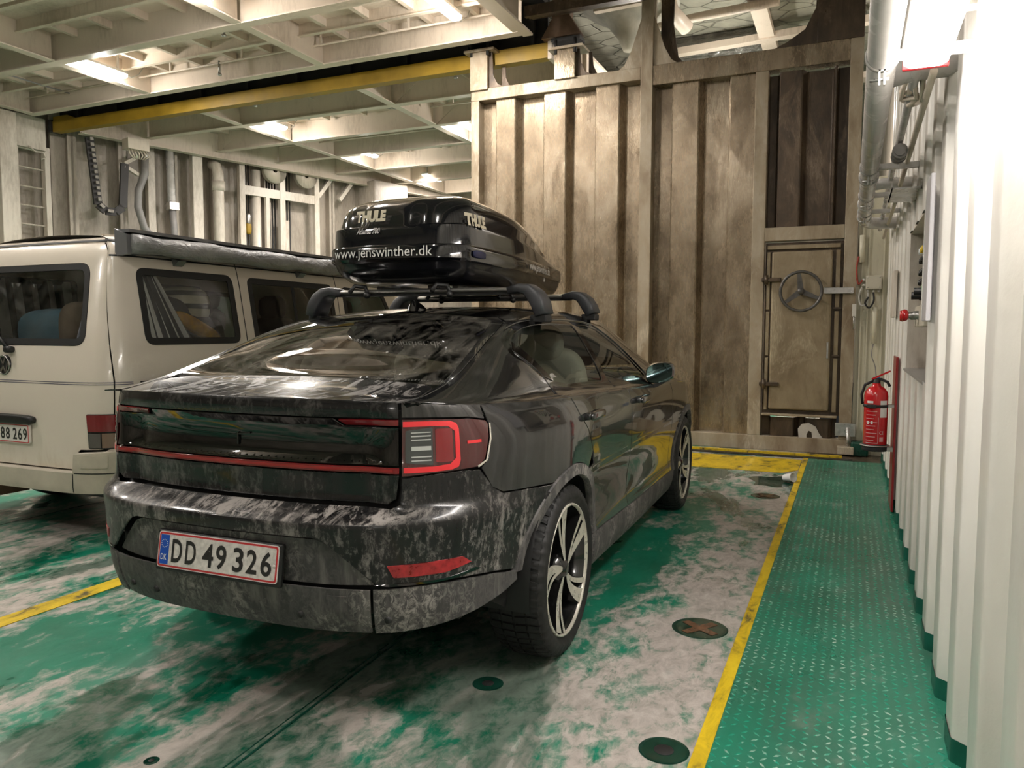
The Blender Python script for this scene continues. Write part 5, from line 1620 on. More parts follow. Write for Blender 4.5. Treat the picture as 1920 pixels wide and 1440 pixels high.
def SV(s, z):
    s = np.asarray(s, float); z = np.asarray(z, float); sg = np.where(s < 0, -1.0, 1.0); a = np.abs(s)
    bx, bl = np.interp(a, vbs, vbx), np.interp(a, vbs, vbl); nx_, nl_ = np.interp(a, vbs, vnx), np.interp(a, vbs, vnl)
    w = sstep(a, VS1, VS1 + .35); wf = sstep(bx, 3.3, 4.6)
    i = (1-w)*fvr(z) + w*fvi(z)
    i = i + wf*np.clip(z - .95, 0, 1)*np.clip(z - .95, 0, 1)*1.1
    return np.stack([(bl - nl_*i)*sg, bx - nx_*i, z], -1)
def VR(l, z): return (VSLf(l), z)
def VXp(x, z): return (VSX(x), z)
VZ = [.30, .36, .44, .50, .6, .7, .8, .9, .96, 1.0, 1.1, 1.2, 1.3, 1.4, 1.5, 1.6, 1.7, 1.75, 1.8, 1.83, 1.86, 1.88, 1.9, 1.91]
vmx = float(vbs[-1])
rwin = roundc([VR(-.70, 1.215), VR(.70, 1.215), VR(.665, 1.50), VR(.625, 1.725), VR(-.625, 1.725), VR(-.665, 1.50)], .09, 6)
sw1 = roundc([VXp(.33, 1.215), VXp(1.15, 1.215), VXp(1.15, 1.705), VXp(.33, 1.705)], .07, 6)
sw2 = roundc([VXp(1.30, 1.205), VXp(2.32, 1.205), VXp(2.32, 1.70), VXp(1.30, 1.70)], .06, 6)
sw3 = roundc([VXp(2.46, 1.19), VXp(3.35, 1.19), VXp(3.10, 1.67), VXp(2.46, 1.69)], .06, 6)
def arch(cx, r=.37): return [VXp(cx + r*math.cos(a), .33 + r*math.sin(a)) for a in np.linspace(PI, 0, 20)]
lowside = [VXp(.30, .42), VXp(.50, .42)] + arch(.92) + arch(3.85) + [VXp(4.4, .36), (vmx, .36)]
upper = [(vmx, 1.91), (-vmx, 1.91)]
# tail door, and one continuous body side per hand
SE = .865   # tailgate shut line (lateral)
tail = roundc([VR(-.64, .452), VR(.64, .452), VR(.652, .575), VR(.80, .578), VR(.853, .60), VR(.860, 1.0), VR(.83, 1.45), VR(.80, 1.80), VR(.70, 1.86), VR(-.70, 1.86), VR(-.80, 1.80), VR(-.83, 1.45), VR(-.860, 1.0), VR(-.853, .60), VR(-.80, .578), VR(-.652, .575)], .02, 3)
panel('tailgate', SV, tail, M_VAN, van, step=.06, vlev=VZ, holes=[rwin], gap=.004)
sidep = [VR(.80, .44), VXp(.30, .42)] + lowside[1:] + [(vmx, 1.91)] + [(s, 1.91) for s in np.linspace(vmx, 0, 40)[1:]] + [(0, 1.865), VR(.70, 1.865), VR(.803, 1.803), VR(.833, 1.45), VR(.863, 1.0), VR(.856, .60), VR(.80, .56)]
def mirv(p): return [(-a, b) for a, b in p][::-1]
for sgn in (1, -1):
    f = (lambda p: p) if sgn > 0 else mirv
    hol = [sw1, sw2, sw3] if sgn > 0 else [mirv(sw1), mirv(sw2), mirv(sw3)]
    panel('body_side', SV, f(sidep), M_VAN, van, step=.07, vlev=VZ, gap=.0, holes=hol, thick=.01)
    for nm, wq in (('side_window', sw1), ('side_window', sw2), ('side_window', sw3)):
        inner = inset(wq, .045)
        fr_ = panel('window_rubber', SV, f(wq), M_RUB, van, step=.05, off=.004, thick=.012, gap=0, holes=[f([tuple(p) for p in inner])])
        panel(nm, SV, f([tuple(p) for p in inner]), M_VGLASS, van, step=.08, off=.0, thick=0, gap=-.003)
inner = inset(rwin, .04)
panel('window_rubber', SV, rwin, M_RUB, van, step=.05, off=.004, thick=.012, gap=0, holes=[[tuple(p) for p in inner]])
panel('tail_window', SV, [tuple(p) for p in inner], M_VGLASS, van, step=.08, off=.0, thick=0, gap=-.003)
strip('window_bar', SV, [VXp(1.80, 1.25), VXp(1.80, 1.66)], .03, M_RUB, van, off=.006)
# door seams, belt stripe
for x in (1.215, 2.385):
    strip('shut_line', SV, [VXp(x, .45), VXp(x, .9), VXp(x, 1.3), VXp(x, 1.82)], .008, M_BLK, van, off=.001)
strip('gutter_line', SV, [VXp(x, 1.775) for x in np.linspace(.12, 3.2, 30)], .010, M_BLK, van, off=.001)
M_NAVY = plain('navy_pinstripe', (.03, .03, .09), .4)
for z0 in (.978, .990):
    strip('pinstripe', SV, [(s, z0) for s in np.linspace(-VSX(.22), VSX(.22), 50)], .0035, M_NAVY, van, off=.0012)
strip('rub_strip', SV, [VXp(x, .965) for x in np.linspace(.26, 3.6, 40)], .055, M_RUB, van, off=.014)
# roof cap
rp = [(float(p[0]), float(p[1])) for p in SV(np.linspace(-vmx, vmx, 121)[:-1], np.full(120, 1.909))]
def SRoof(l, y):
    l = np.asarray(l, float); y = np.asarray(y, float)
    return np.stack([l, y, 1.908 + .032*(1 - np.clip(np.abs(l)/.6, 0, 1)**2)*np.ones_like(y)], -1)
panel('roof', SRoof, rp, M_VAN, van, step=.12, gap=-.004, thick=.0)
strip('roof_gutter', SV, [(s, 1.872) for s in np.linspace(-VSX(.5), VSX(.5), 60)], .014, M_RUB, van, off=.004)
# bumper
def bumper_surf(off):
    return lambda s, z: SV(s, z)
bmp = [VR(-.80, .33), VR(.80, .33), VXp(.20, .335), VXp(.42, .345), VXp(.42, .56), VXp(.20, .572), VR(.84, .572), VR(.665, .560), VR(.655, .445), VR(-.655, .445), VR(-.665, .56), VR(-.84, .572), (-VSX(.20), .572), (-VSX(.42), .56), (-VSX(.42), .345), (-VSX(.20), .335)]
M_VBUMP = plain('cream_bumper_plastic', (.50, .455, .37), .45, var=.15)
vb = panel('bumper', SV, bmp, M_VBUMP, van, step=.05, vlev=VZ, off=.055, thick=.09, gap=0)
panel('bumper_cap_panel', SV, roundc([VR(.70, .475), VXp(.09, .475), VXp(.09, .555), VR(.70, .555)], .012), M_VBUMP, vb, off=.059, thick=.005, gap=.002)
strip('bumper_seam', SV, [VR(.665, .445), VXp(.15, .445), VXp(.42, .45)], .006, M_BLK, vb, off=.0565)
strip('bumper_seam', SV, [VR(.645, .335), VR(.655, .44)], .006, M_BLK, vb, off=.0565)
# tail lamps
for sgn in (1, -1):
    f = (lambda p: p) if sgn > 0 else mirv
    lamp = panel('tail_lamp', SV, f(roundc([VR(.725, .585), VXp(.15, .585), VXp(.15, .80), VR(.715, .80)], .012)), M_BLK, van, off=.004, thick=.01, step=.03)
    panel('brake_lens', SV, f(roundc([VR(.73, .69), VXp(.145, .69), VXp(.145, .795), VR(.722, .795)], .008)), M_LAMPRED, lamp, off=.014, thick=.01, step=.03)
    panel('smoked_lens', SV, f(roundc([VR(.733, .592), VR(.80, .592), VR(.80, .684), VR(.73, .684)], .004)), plain('smoked_lens', (.10, .085, .08), .15, coat=.8), lamp, off=.013, thick=.009, step=.03)
    panel('indicator_lens', SV, f(roundc([VR(.803, .592), VXp(.145, .592), VXp(.145, .684), VR(.803, .684)], .004)), plain('smoked_amber_lens', (.20, .12, .085), .12, coat=.8), lamp, off=.013, thick=.009, step=.03)
# plate, light bar, badge, wiper
def vpt(l, z, off=0): 
    P = SV(np.array([VSLf(l)]), np.array([z]))[0]; return Vector((P[0], P[1] - off, P[2]))
MB().rbox((0, -.012, .745), .30, .035, .030, 4).build('plate_light_bar', M_BLK, van)
M_PW2 = plain('clean_plate_white', (.74, .70, .66), .4)
def vpl(name, poly, y0, d, mat, parent): return MB().prism(poly, (0, d, 0), (0, y0, .655), (1, 0, 0), (0, 0, 1)).build(name, mat, parent)
vp = vpl('licence_plate', rrect(.252, .060, .012), -.018, .016, M_PW2, van); vp['label'] = 'white licence plate with red border, digits 88 269 showing'
vpl('plate_red_border', rrect(.249, .057, .011), -.0187, .0008, MATS['plate_red'], vp)
vpl('plate_white_field', rrect(.243, .051, .008), -.0194, .0008, M_PW2, vp)
for body, cx, w in (('8', .008, .043), ('8', .058, .043), ('2', .126, .043), ('6', .176, .043), ('9', .224, .042)):
    text_on('plate_letter', body, (lambda c0: (lambda u, v: (c0 + u, -.0206, .655 - .036 + v)))(cx - .006), w*.9, .072, M_INK, vp, bold=.018)
c0 = vpt(0, 1.085, .0)
M_CHR = plain('dull_chrome', (.42, .41, .39), .25, .95)
bd = MB().lathe([(0, -.006), (.054, -.006), (.060, -.010), (.064, -.006), (.064, .012)], 32, tuple(c0), 'y').build('badge', plain('badge_dark', (.05, .05, .05), .3, .6), van)
def seg(pts, w, nm='badge_letter'):
    m_ = MB()
    for a, b in zip(pts, pts[1:]):
        m_.bar((c0.x + a[0], c0.y - .010, c0.z + a[1]), (c0.x + b[0], c0.y - .010, c0.z + b[1]), .004, w, (0, 0, 1))
    return m_.build(nm, M_CHR, bd)
seg([(-.024, .052), (0, .004), (.024, .052)], .010); seg([(-.052, .028), (-.024, -.048), (0, -.006), (.024, -.048), (.052, .028)], .010)
MB().tube([c0 + Vector((.058*math.cos(a), -.009, .058*math.sin(a))) for a in np.linspace(0, 2*PI, 33)], .005, 6, caps=False).build('badge_ring', M_CHR, bd)
wp = vpt(.055, 1.185, .02)
wpm = MB().rbox(tuple(wp), .03, .03, .022, 3); wpm.tube([wp, wp + Vector((-.10, -.02, .10)), wp + Vector((-.55, -.03, .16))], .014, 8)
wpm.build('wiper', M_BLK, van)
# wheels of the van
def van_wheel(x, l):
    w = empty('wheel', (l, x, .32)); w.parent = van
    sg = 1 if l > 0 else -1
    MB().lathe([(.18, -.20*sg), (.26, -.205*sg), (.315, -.17*sg), (.32, -.10*sg), (.315, -.03*sg), (.26, .0), (.19, -.01*sg)], 40, axis='x').build('tyre', M_TYRE, w)
    MB().lathe([(0, -.03*sg), (.06, -.02*sg), (.15, -.05*sg), (.19, -.01*sg)], 30, axis='x').build('steel_rim', plain('grey_steel_rim', (.25, .25, .25), .45, .4), w)
for x in (.92, 3.85):
    for l in (.90, -.90): van_wheel(x, l)
MB().box(-.8, .8, .15, 4.5, .26, .45).build('underbody', M_BLK, van)
MB().box(-.34, -.24, -.06, .3, .20, .38).build('tow_bracket', M_RUSTBR, van)
# cabin of the van: floor, seats, curtains, bags
MB().box(-.84, .84, .1, 4.4, .56, .62).build('cabin_floor', M_INT, van)
MB().box(-.80, .80, .12, 1.15, .62, 1.15).build('bed_box', plain('grey_bed_box', (.22, .21, .20), .8), van)
M_HEAD = plain('headliner', (.30, .29, .26), .9)
MB().box(-.62, .62, .45, 3.6, 1.82, 1.86).build('headliner', M_HEAD, van)
t = T('striped_cushion_fabric')
sepv = t.sep(t.co())
wv = t.math('ABSOLUTE', t.math('SINE', t.math('MULTIPLY', sepv[2], 34.0)))
t.P(Base_Color=t.ramp(wv, (.52, (.06, .065, .06)), (.58, (.62, .60, .48))), Roughness=.85)
M_CUSH = t.m
M_CDARK = plain('dark_curtain_stripe', (.055, .06, .065), .85); M_CPALE = plain('pale_curtain_stripe', (.88, .88, .86), .85)
def curtain(name, x, pts, z0, z1):
    """pleated cloth hanging in plane x; pts = (y_top0,y_top1,y_bot0,y_bot1); every stripe is a strip of cloth"""
    n_, m_ = 48, 8; vs = []
    for j in range(m_ + 1):
        v = j/m_
        a = pts[2] + (pts[0] - pts[2])*v; b = pts[3] + (pts[1] - pts[3])*v
        for i in range(n_ + 1):
            u = i/n_
            vs.append((x + .016*math.sin(u*30) - v*.075, a + (b - a)*u, z0 + (z1 - z0)*v))
    fs = [(j*(n_+1)+i, j*(n_+1)+i+1, (j+1)*(n_+1)+i+1, (j+1)*(n_+1)+i) for j in range(m_) for i in range(n_)]
    o = MB().add(vs, fs, True).build(name, M_CPALE, van, fix=False)
    o.data.materials.append(M_CDARK)
    o.data.polygons.foreach_set('material_index', [1 if (k % n_)//4 % 2 else 0 for k in range(len(fs))])
    return o
curtain('striped_curtain', .82, (.36, .54, .36, .80), 1.22, 1.69)
curtain('striped_curtain', -.75, (.36, 1.15, .36, 1.15), 1.22, 1.69)
MB().box(-.80, -.78, 1.2, 2.4, 1.2, 1.72).build('blind', plain('grey_blind', (.20, .19, .18), .9), van)
cs = MB(); n_ = 40; vs = []
for j in range(7):
    v = j/6
    for i in range(n_ + 1):
        u = i/n_; vs.append((.56 + .09*u - .02*v, .10 + .16*v + .015*math.sin(u*26), 1.24 + .46*v))
cs.add(vs, [(j*(n_+1)+i, j*(n_+1)+i+1, (j+1)*(n_+1)+i+1, (j+1)*(n_+1)+i) for j in range(6) for i in range(n_)], True)
cs.build('pale_curtain', plain('pale_blue_curtain', (.35, .36, .42), .85), van, fix=False)
MB().rbox((.35, .85, 1.42), .22, .16, .20, 3).build('striped_cushion', M_CUSH, van)
MB().rbox((.55, .95, 1.48), .16, .16, .14, 3).build('striped_cushion', M_CUSH, van)
yj = MB().rbox((0, 0, 0), .04, .22, .05, 3).xf(Matrix.Translation((.70, .93, 1.33)) @ Matrix.Rotation(-.42, 4, 'X'))
yj.build('yellow_jacket', plain('yellow_fabric', (.65, .36, .02), .7, var=.25, vscale=25), van)
bg = MB().rbox((0, 0, 0), .10, .26, .08, 3).xf(Matrix.Translation((.60, .92, 1.40)) @ Matrix.Rotation(-.42, 4, 'X'))
bg.build('dark_bag', plain('dark_bag_fabric', (.03, .03, .032), .8), van)
MB().rbox((-.15, .55, 1.30), .36, .2, .16, 3).build('blue_bedding', plain('blue_bedding', (.10, .19, .25), .8, var=.2), van)
MB().rbox((.22, .42, 1.32), .10, .16, .18, 3).build('brown_bag', plain('brown_bag_fabric', (.16, .12, .085), .8, var=.3), van)
for l in (.42, -.42):
    for x in (2.05, 3.0):
        st_ = MB().rbox((l, x, 1.10), .24, .09, .32, 4); st_.rbox((l, x - .02, 1.50), .13, .06, .10, 3); st_.rbox((l, x + .25, .85), .24, .25, .1, 4)
        st_.build('seat', plain('dark_seat_fabric', (.055, .05, .048), .85), van)
# awning along the roof edge (a thing of its own)
aw = empty('rolled_awning', (VX + .80, VY + .28, 1.80)); tag(aw, 'rolled grey awning bag along the roof edge of the white van', 'awning')
awl = 3.1
t = T('grey_awning_vinyl'); t.P(Base_Color=t.ramp(t.noise(5, 5, .6, t.co((1, .4, 1))), (.3, (.20, .20, .205)), (.7, (.36, .355, .35))), Roughness=.35)
t.bump(t.noise(9, 4, .6, t.co((1, .5, 1)), .6), .7, .05)
n_ = 40; vs = []
for i in range(n_ + 1):
    y = awl*i/n_
    for a in np.linspace(0, 2*PI, 17)[:-1]:
        wob = 1 + .10*math.sin(y*9 + a*2) + .05*math.sin(y*23)
        vs.append((.05 + .052*wob*math.cos(a), y, .045 + .060*wob*math.sin(a)))
fs = [(i*16+j, i*16+(j+1) % 16, (i+1)*16+(j+1) % 16, (i+1)*16+j) for i in range(n_) for j in range(16)] + [tuple(range(16)), tuple(n_*16 + j for j in range(16))]
MB().add(vs, fs, True).build('awning_bag', t.m, aw)
M_ALU = plain('grey_aluminium_rail', (.20, .20, .21), .4, .5)
MB().box(-.055, -.02, -.02, awl, -.02, .125).box(-.055, .06, -.02, awl, .115, .135).build('mount_rail', M_ALU, aw)
MB().prism([(-.06, -.03), (.05, -.02), (.045, .10), (-.06, .14)], (0, .03, 0), (0, -.03, 0), (1, 0, 0), (0, 0, 1)).build('end_plate', M_ALU, aw)
for y in (.36, 1.6, 2.8):
    MB().prism([(-.09, -.09), (.02, -.06), (.05, -.03), (-.06, .0)], (0, .07, 0), (0, y, 0), (1, 0, 0), (0, 0, 1)).build('bracket', M_ALU, aw)

# ================================================================== things on the right wall
def wpipe(name, pts, r, mat, label, group=None):
    o = MB().tube(pts, r, 20).build(name, mat); tag(o, label, 'pipe', group); return o
WP = 'pipes along the right wall'
M_PIPE = plain('grey_white_pipe_paint', (.52, .50, .48), .25, var=.1, coat=.2)
def run_pipe():
    r = empty('main_pipe', (.068, 0, 2.2)); tag(r, 'fat grey pipe hung along the top of the corrugated wall', 'pipe', WP)
    pr = .049
    MB().tube([(0, -4, .05), (0, 7.15, .05), (.01, 7.30, .048), (.05, 7.40, .045), (.12, 7.44, .045), (.30, 7.44, .045)], pr, 24).build('pipe_run', M_PIPE, r)
    for y in (2.95, 4.9, 5.9, 6.7):
        c_ = MB().lathe([(pr + .001, -.012), (pr + .006, -.012), (pr + .006, .012), (pr + .001, .012)], 28, (0, y, .05), 'y')
        c_.box(-.011, -.005, y - .012, y + .012, -.05, .003).box(.005, .011, y - .012, y + .012, -.05, .003)
        co = c_.build('clamp', M_PIPE, r)
        MB().tube([(-.038, y, -.030), (.022, y, -.030)], .006, 8).build('clamp_bolt', M_STEEL, co)
        MB().box(.03, .29, y - .02, y + .02, .03, .06).build('clamp_arm', M_PIPE, r)
    for y in (5.2, 6.3, 7.0):
        MB().lathe([(pr + .001, -.03), (pr + .008, -.028), (pr + .008, .028), (pr + .001, .03)], 28, (0, y, .05), 'y').build('socket', M_PIPE, r)
run_pipe()
wpipe('branch_pipe', [(.07, 5.6, 2.26), (.16, 5.6, 2.27), (.34, 5.6, 2.27)], .035, M_PIPE, 'short branch pipe from the fat grey pipe into the wall', WP)
wpipe('branch_pipe', [(.10, 3.5, 2.34), (.2, 3.5, 2.36), (.36, 3.5, 2.36)], .05, M_PIPE, 'wide stub pipe into the wall beyond the glaring lamp', WP)
wpipe('thin_pipe', [(.20, 3.2, 2.33), (.20, 5.4, 2.30), (.22, 8.2, 2.28)], .018, M_PIPE, 'thin pipe running beside the fat grey pipe', WP)
wpipe('thin_pipe', [(.25, 3.3, 2.28), (.26, 6.4, 2.24), (.26, 8.4, 2.22)], .014, M_BEAM, 'thinnest cream conduit close to the wall under the pipes', WP)
vl = empty('pipe_valve', (.20, 4.55, 2.24)); tag(vl, 'grey pipe valve between the pipe and the corrugated wall', 'valve')
MB().tube([(0, -.09, 0), (0, .09, 0)], .026, 14).build('valve_body', M_GREYPIPE, vl)
for y in (-.07, 0, .07): MB().lathe([(.02, -.012), (.038, -.012), (.038, .012), (.02, .012)], 12, (0, y, 0), 'y', smooth=False).build('valve_nut', M_GREYPIPE, vl)
MB().bar((0, 0, .02), (0, -.10, .10), .02, .012).build('valve_lever', M_GREYPIPE, vl)
cb = empty('cable_bundle', (.22, 3.75, 2.33)); tag(cb, 'bundle of tangled cables tucked behind the fat grey pipe', 'cables')
for k in range(6):
    o_ = rnd.uniform(-.04, .04)
    MB().tube([(o_, -.25 + .02*k, .05), (o_ + .03*math.sin(k), -.1, -.06 + .012*k), (o_ - .02, .08, -.03*((k % 3) - 1)), (o_ + .02, .28, .03)], .010, 8).build('cable', M_BEAM, cb)
tr = empty('cable_tray', (.24, 5.05, 2.10)); tag(tr, 'narrow cable tray bracket under the wall pipes', 'tray')
MB().box(-.06, .09, -.25, .25, 0, .008).build('tray_base', M_PIPE, tr)
for x in (-.06, .085): MB().box(x, x + .006, -.25, .25, 0, .04).build('tray_side', M_PIPE, tr)

# control panel in the niche
cpn = empty('control_panel', (.372, 4.86, 1.36)); tag(cpn, 'ship control panel with coloured buttons inside the wall niche', 'control panel')
MB().box(0, .30, -.30, .30, .0, .50).build('panel_box', plain('cream_panel_enamel', (.58, .54, .44), .4), cpn, bevel=.008)
MB().box(-.03, .30, -.30, .30, -.02, .10).build('button_shelf', MATS['cream_panel_enamel'], cpn, bevel=.006)
bt = [((.95, .95, .95), 'white'), ((.9, .62, .03), 'yellow'), ((.9, .62, .03), 'yellow'), ((.06, .12, .55), 'blue'), ((.6, .03, .03), 'red')]
for k, (c_, nm) in enumerate(bt):
    MB().lathe([(.0, -.030), (.016, -.029), (.018, -.024), (.018, 0)], 14, (0, .20 - .10*k, .415), 'x').build('indicator_button', plain('button_' + nm, c_, .3, coat=.4), cpn)
for k in range(5):
    for z in (.36, .29, .235):
        MB().lathe([(.0, -.026), (.014, -.026), (.017, -.02), (.017, 0)], 12, (0, .20 - .10*k, z), 'x').build('black_switch', M_BLK, cpn)
for y, z in ((.17, .16), (-.02, .175)):
    MB().lathe([(0, -.06), (.022, -.06), (.022, -.02), (.028, -.018), (.028, 0)], 16, (-.0, y, z), 'x').build('rotary_knob', M_BLK, cpn)
MB().lathe([(0, -.03), (.016, -.03), (.018, 0)], 14, (0, -.12, .19), 'x').build('green_button', plain('button_green', (.02, .45, .10), .3), cpn)
for y in (.22, .02):
    e_ = MB().lathe([(0, -.085), (.030, -.083), (.034, -.07), (.030, -.058), (.018, -.05)], 20, (-.03, y, .045), 'x').build('stop_button', M_RED, cpn)
    MB().lathe([(.017, -.052), (.017, -.03), (.024, -.025), (.024, 0)], 16, (-.03, y, .045), 'x').build('button_stem', M_STEEL, e_)
MB().box(-.004, 0, -.02, .22, .455, .492).build('name_plate', plain('grey_name_plate', (.40, .38, .33), .5), cpn)
cov = empty('panel_cover', (.316, 3.94, 1.38)); tag(cov, 'open grey metal cover frame at the near edge of the wall niche', 'cover')
MB().box(-.020, .004, -.10, .06, -.01, .57).build('cover_leaf', plain('pale_grey_enamel', (.56, .54, .55), .3), cov, bevel=.006)
MB().box(-.034, -.016, -.30, -.10, -.02, .59).build('cover_flange', MATS['pale_grey_enamel'], cov, bevel=.004)
MB().box(-.026, .0, .06, .075, -.015, .58).build('cover_rail', M_LHOUSE, cov, bevel=.004)
nk = MB().box(.46, .52, 4.25, 4.40, 1.081, 1.115).build('black_latch', M_BLK, bevel=.004); tag(nk, 'small black latch lying on the niche sill', 'latch')

# fire extinguisher with its red board
fe = empty('fire_extinguisher', (.178, 6.08, .455)); tag(fe, 'red fire extinguisher hung low on the corrugated wall', 'fire extinguisher')
Rr = .079
MB().lathe([(0, .03), (Rr - .01, .03), (Rr, .04), (Rr, .395), (Rr - .006, .425), (Rr - .025, .452), (.028, .468), (.026, .485), (0, .485)], 40).build('cylinder', M_RED, fe)
MB().lathe([(0, 0), (Rr + .004, 0), (Rr + .006, .01), (Rr + .006, .045), (Rr, .048)], 36).build('base_ring', M_RUB, fe)
MB().lathe([(Rr + .006, .035), (Rr + .020, .036), (Rr + .020, .042), (Rr + .006, .043)], 36).build('holder_ring', M_STEEL, fe)
MB().lathe([(Rr + .001, .315), (Rr + .005, .315), (Rr + .005, .335), (Rr + .001, .335)], 36).build('strap', M_RUB, fe)
MB().box(.05, .117, -.03, .03, .315, .335).box(.05, .117, -.03, .03, .0, .03).build('wall_bracket', M_STEEL, fe)
MB().box(-.06, .0, -Rr - .012, -Rr + .01, .312, .338).build('strap_buckle', M_DARK, fe, bevel=.004)
MB().lathe([(.024, .48), (.024, .515), (.015, .52), (0, .52)], 16).build('valve', M_DARK, fe)
hd = MB(); hd.bar((-.03, 0, .515), (.085, -.02, .575), .03, .012); hd.build('lever', M_RED, fe)
MB().tube([(-.025, 0, .505), (.03, -.01, .515), (.07, -.02, .495), (.085, -.02, .465)], .010, 8).build('carry_handle', M_RUB, fe)
MB().tube([(-.02, .02, .50), (-.075, .03, .47), (-.095, .03, .40), (-.088, .02, .33)], .010, 8).build('hose', M_RUB, fe)
M_LABW = plain('label_white', (.70, .68, .65), .5)
def fe_patch(name, a0, a1, z0, z1, mat, r=Rr + .0012):
    k = 10; vs = [(r*math.cos(a0 + (a1-a0)*i/k), r*math.sin(a0 + (a1-a0)*i/k), z) for z in (z0, z1) for i in range(k + 1)]
    return MB().add(vs, [(i, i+1, k+2+i, k+1+i) for i in range(k)], True).build(name, mat, fe, fix=False)
A0 = -PI/2 + .20        # facing the camera
fe_patch('white_label', A0 + .15, A0 + .85, .245, .365, M_LABW)
fe_patch('small_label', A0 - 1.0, A0 - .45, .345, .362, M_LABW)
M_LABT = plain('label_print', (.62, .30, .30), .5)
for k in range(9):
    fe_patch('printed_line', A0 - 1.05, A0 - .10 - .12*(k % 3), .285 - .026*k, .290 - .026*k, M_LABT)
fe_patch('frame_line', A0 - 1.05, A0 + .02, .060, .063, M_LABW); fe_patch('frame_line', A0 + .0, A0 + .02, .060, .245, M_LABW)
for da in (-.95, -.62): fe_patch('pictogram', A0 + da, A0 + da + .18, .195, .218, M_LABW, Rr + .0016)
def fmap(ac, zb_): return lambda u, v: ((Rr + .0018)*math.cos(ac + u/Rr), (Rr + .0018)*math.sin(ac + u/Rr), zb_ + v)
text_on('ce_mark', 'CE', fmap(A0 + .30, .125), .026, .022, M_LABW, fe)
fe_patch('round_mark', A0 + .15, A0 + .48, .072, .105, M_LABT)
rb_ = tag(MB().box(.296, .312, 6.05, 6.42, .02, 1.13).build('red_board', M_REDDK, bevel=.003), 'tall narrow red marker board on the wall behind the fire extinguisher', 'board')
# junction box, cables, conduit, blue tag on the end wall
jb = empty('junction_box', (.195, 8.80, 1.74)); tag(jb, 'cream junction box with cable glands on the end wall', 'junction box')
MB().box(-.075, .075, -.055, .035, .0, .14).build('box_body', MATS['cream_panel_enamel'], jb, bevel=.008)
for x in (-.05, 0, .05): MB().tube([(x, -.01, -.03), (x, -.01, .0)], .012, 10).build('cable_gland', M_LHOUSE, jb)
for z in (.045, .10): MB().tube([(-.105, -.01, z), (-.075, -.01, z)], .012, 10).build('cable_gland', M_LHOUSE, jb)
for x, z in ((-.055, .12), (.055, .12), (-.055, .02), (.055, .02)): MB().lathe([(0, -.057), (.006, -.057), (.007, -.05)], 8, (x, 0, z), 'y').build('screw', M_STEEL, jb)
def cable(name, pts, r, mat, label):
    P_ = [Vector(p) for p in pts]; out = []
    for i in range(len(P_) - 1):
        p0, p1, p2, p3 = P_[max(i-1, 0)], P_[i], P_[i+1], P_[min(i+2, len(P_)-1)]
        for k in range(6):
            t_ = k/6
            out.append(.5*((2*p1) + (p2-p0)*t_ + (2*p0-5*p1+4*p2-p3)*t_**2 + (3*p1-p0-3*p2+p3)*t_**3))
    out.append(P_[-1])
    return tag(MB().tube(out, r, 8).build(name, mat), label, 'cable', 'cables on the end wall')
cable('cable', [(.09, 8.79, 1.84), (.05, 8.78, 1.80), (.03, 8.78, 1.95), (.045, 8.78, 2.08)], .009, plain('red_cable', (.35, .05, .03), .5), 'red cable looping left of the junction box')
cable('cable', [(.145, 8.79, 1.71), (.14, 8.78, 1.60), (.08, 8.77, 1.58), (.06, 8.77, 1.68), (.085, 8.77, 1.76)], .009, M_LHOUSE, 'white cable loop under the junction box')
cable('cable', [(.195, 8.79, 1.71), (.20, 8.77, 1.62), (.16, 8.76, 1.55), (.12, 8.76, 1.60), (.15, 8.76, 1.66)], .009, M_RUB, 'black cable coil under the junction box')
cable('cable', [(.215, 8.80, 1.20), (.20, 8.80, 1.06), (.235, 8.80, .95), (.25, 8.80, .84)], .005, M_GREYPIPE, 'thin grey wire hanging down the end wall')
tag(MB().tube([(.215, 8.80, 1.18), (.215, 8.80, 1.56)], .026, 12).build('conduit', M_ENDW), 'short cream conduit below the junction box', 'conduit')
tag(MB().tube([(.075, 8.80, 2.02), (.075, 8.80, 2.30)], .028, 12).build('conduit', M_ENDW), 'cream conduit left of the junction box near the gate edge', 'conduit')
bt_ = empty('switch_box', (.255, 8.80, .74)); tag(bt_, 'tiny blue switch box hanging on the end wall', 'switch')
MB().box(-.033, .033, -.03, .02, 0, .095).build('switch_body', plain('blue_plastic', (.03, .10, .24), .4), bt_, bevel=.006)
MB().tube([(0, -.01, 0), (.005, -.01, -.06)], .006, 6).build('switch_pull', MATS['red_cable'], bt_)
lt = empty('gate_latch', (.02, 8.74, 1.46)); tag(lt, 'small steel latch on the gate edge beside the cables', 'latch')
MB().box(-.02, .02, -.02, .02, 0, .13).build('latch_body', M_LHOUSE, lt, bevel=.004)
MB().tube([(0, -.01, -.13), (0, -.01, .02)], .010, 8).build('latch_pin', M_STEEL, lt)
wl = tag(MB().box(.285, .312, 6.62, 6.95, 1.42, 1.78).build('sign_board', M_WHITE, bevel=.004), 'pale flat board fixed edge-on to the wall beyond the niche', 'board')

# ================================================================== left side wall
lwall = struct(empty('wall_left', (-12.6, 9.0, 0), -math.atan(.3)), 'grimy cream side wall with frames beyond the van')
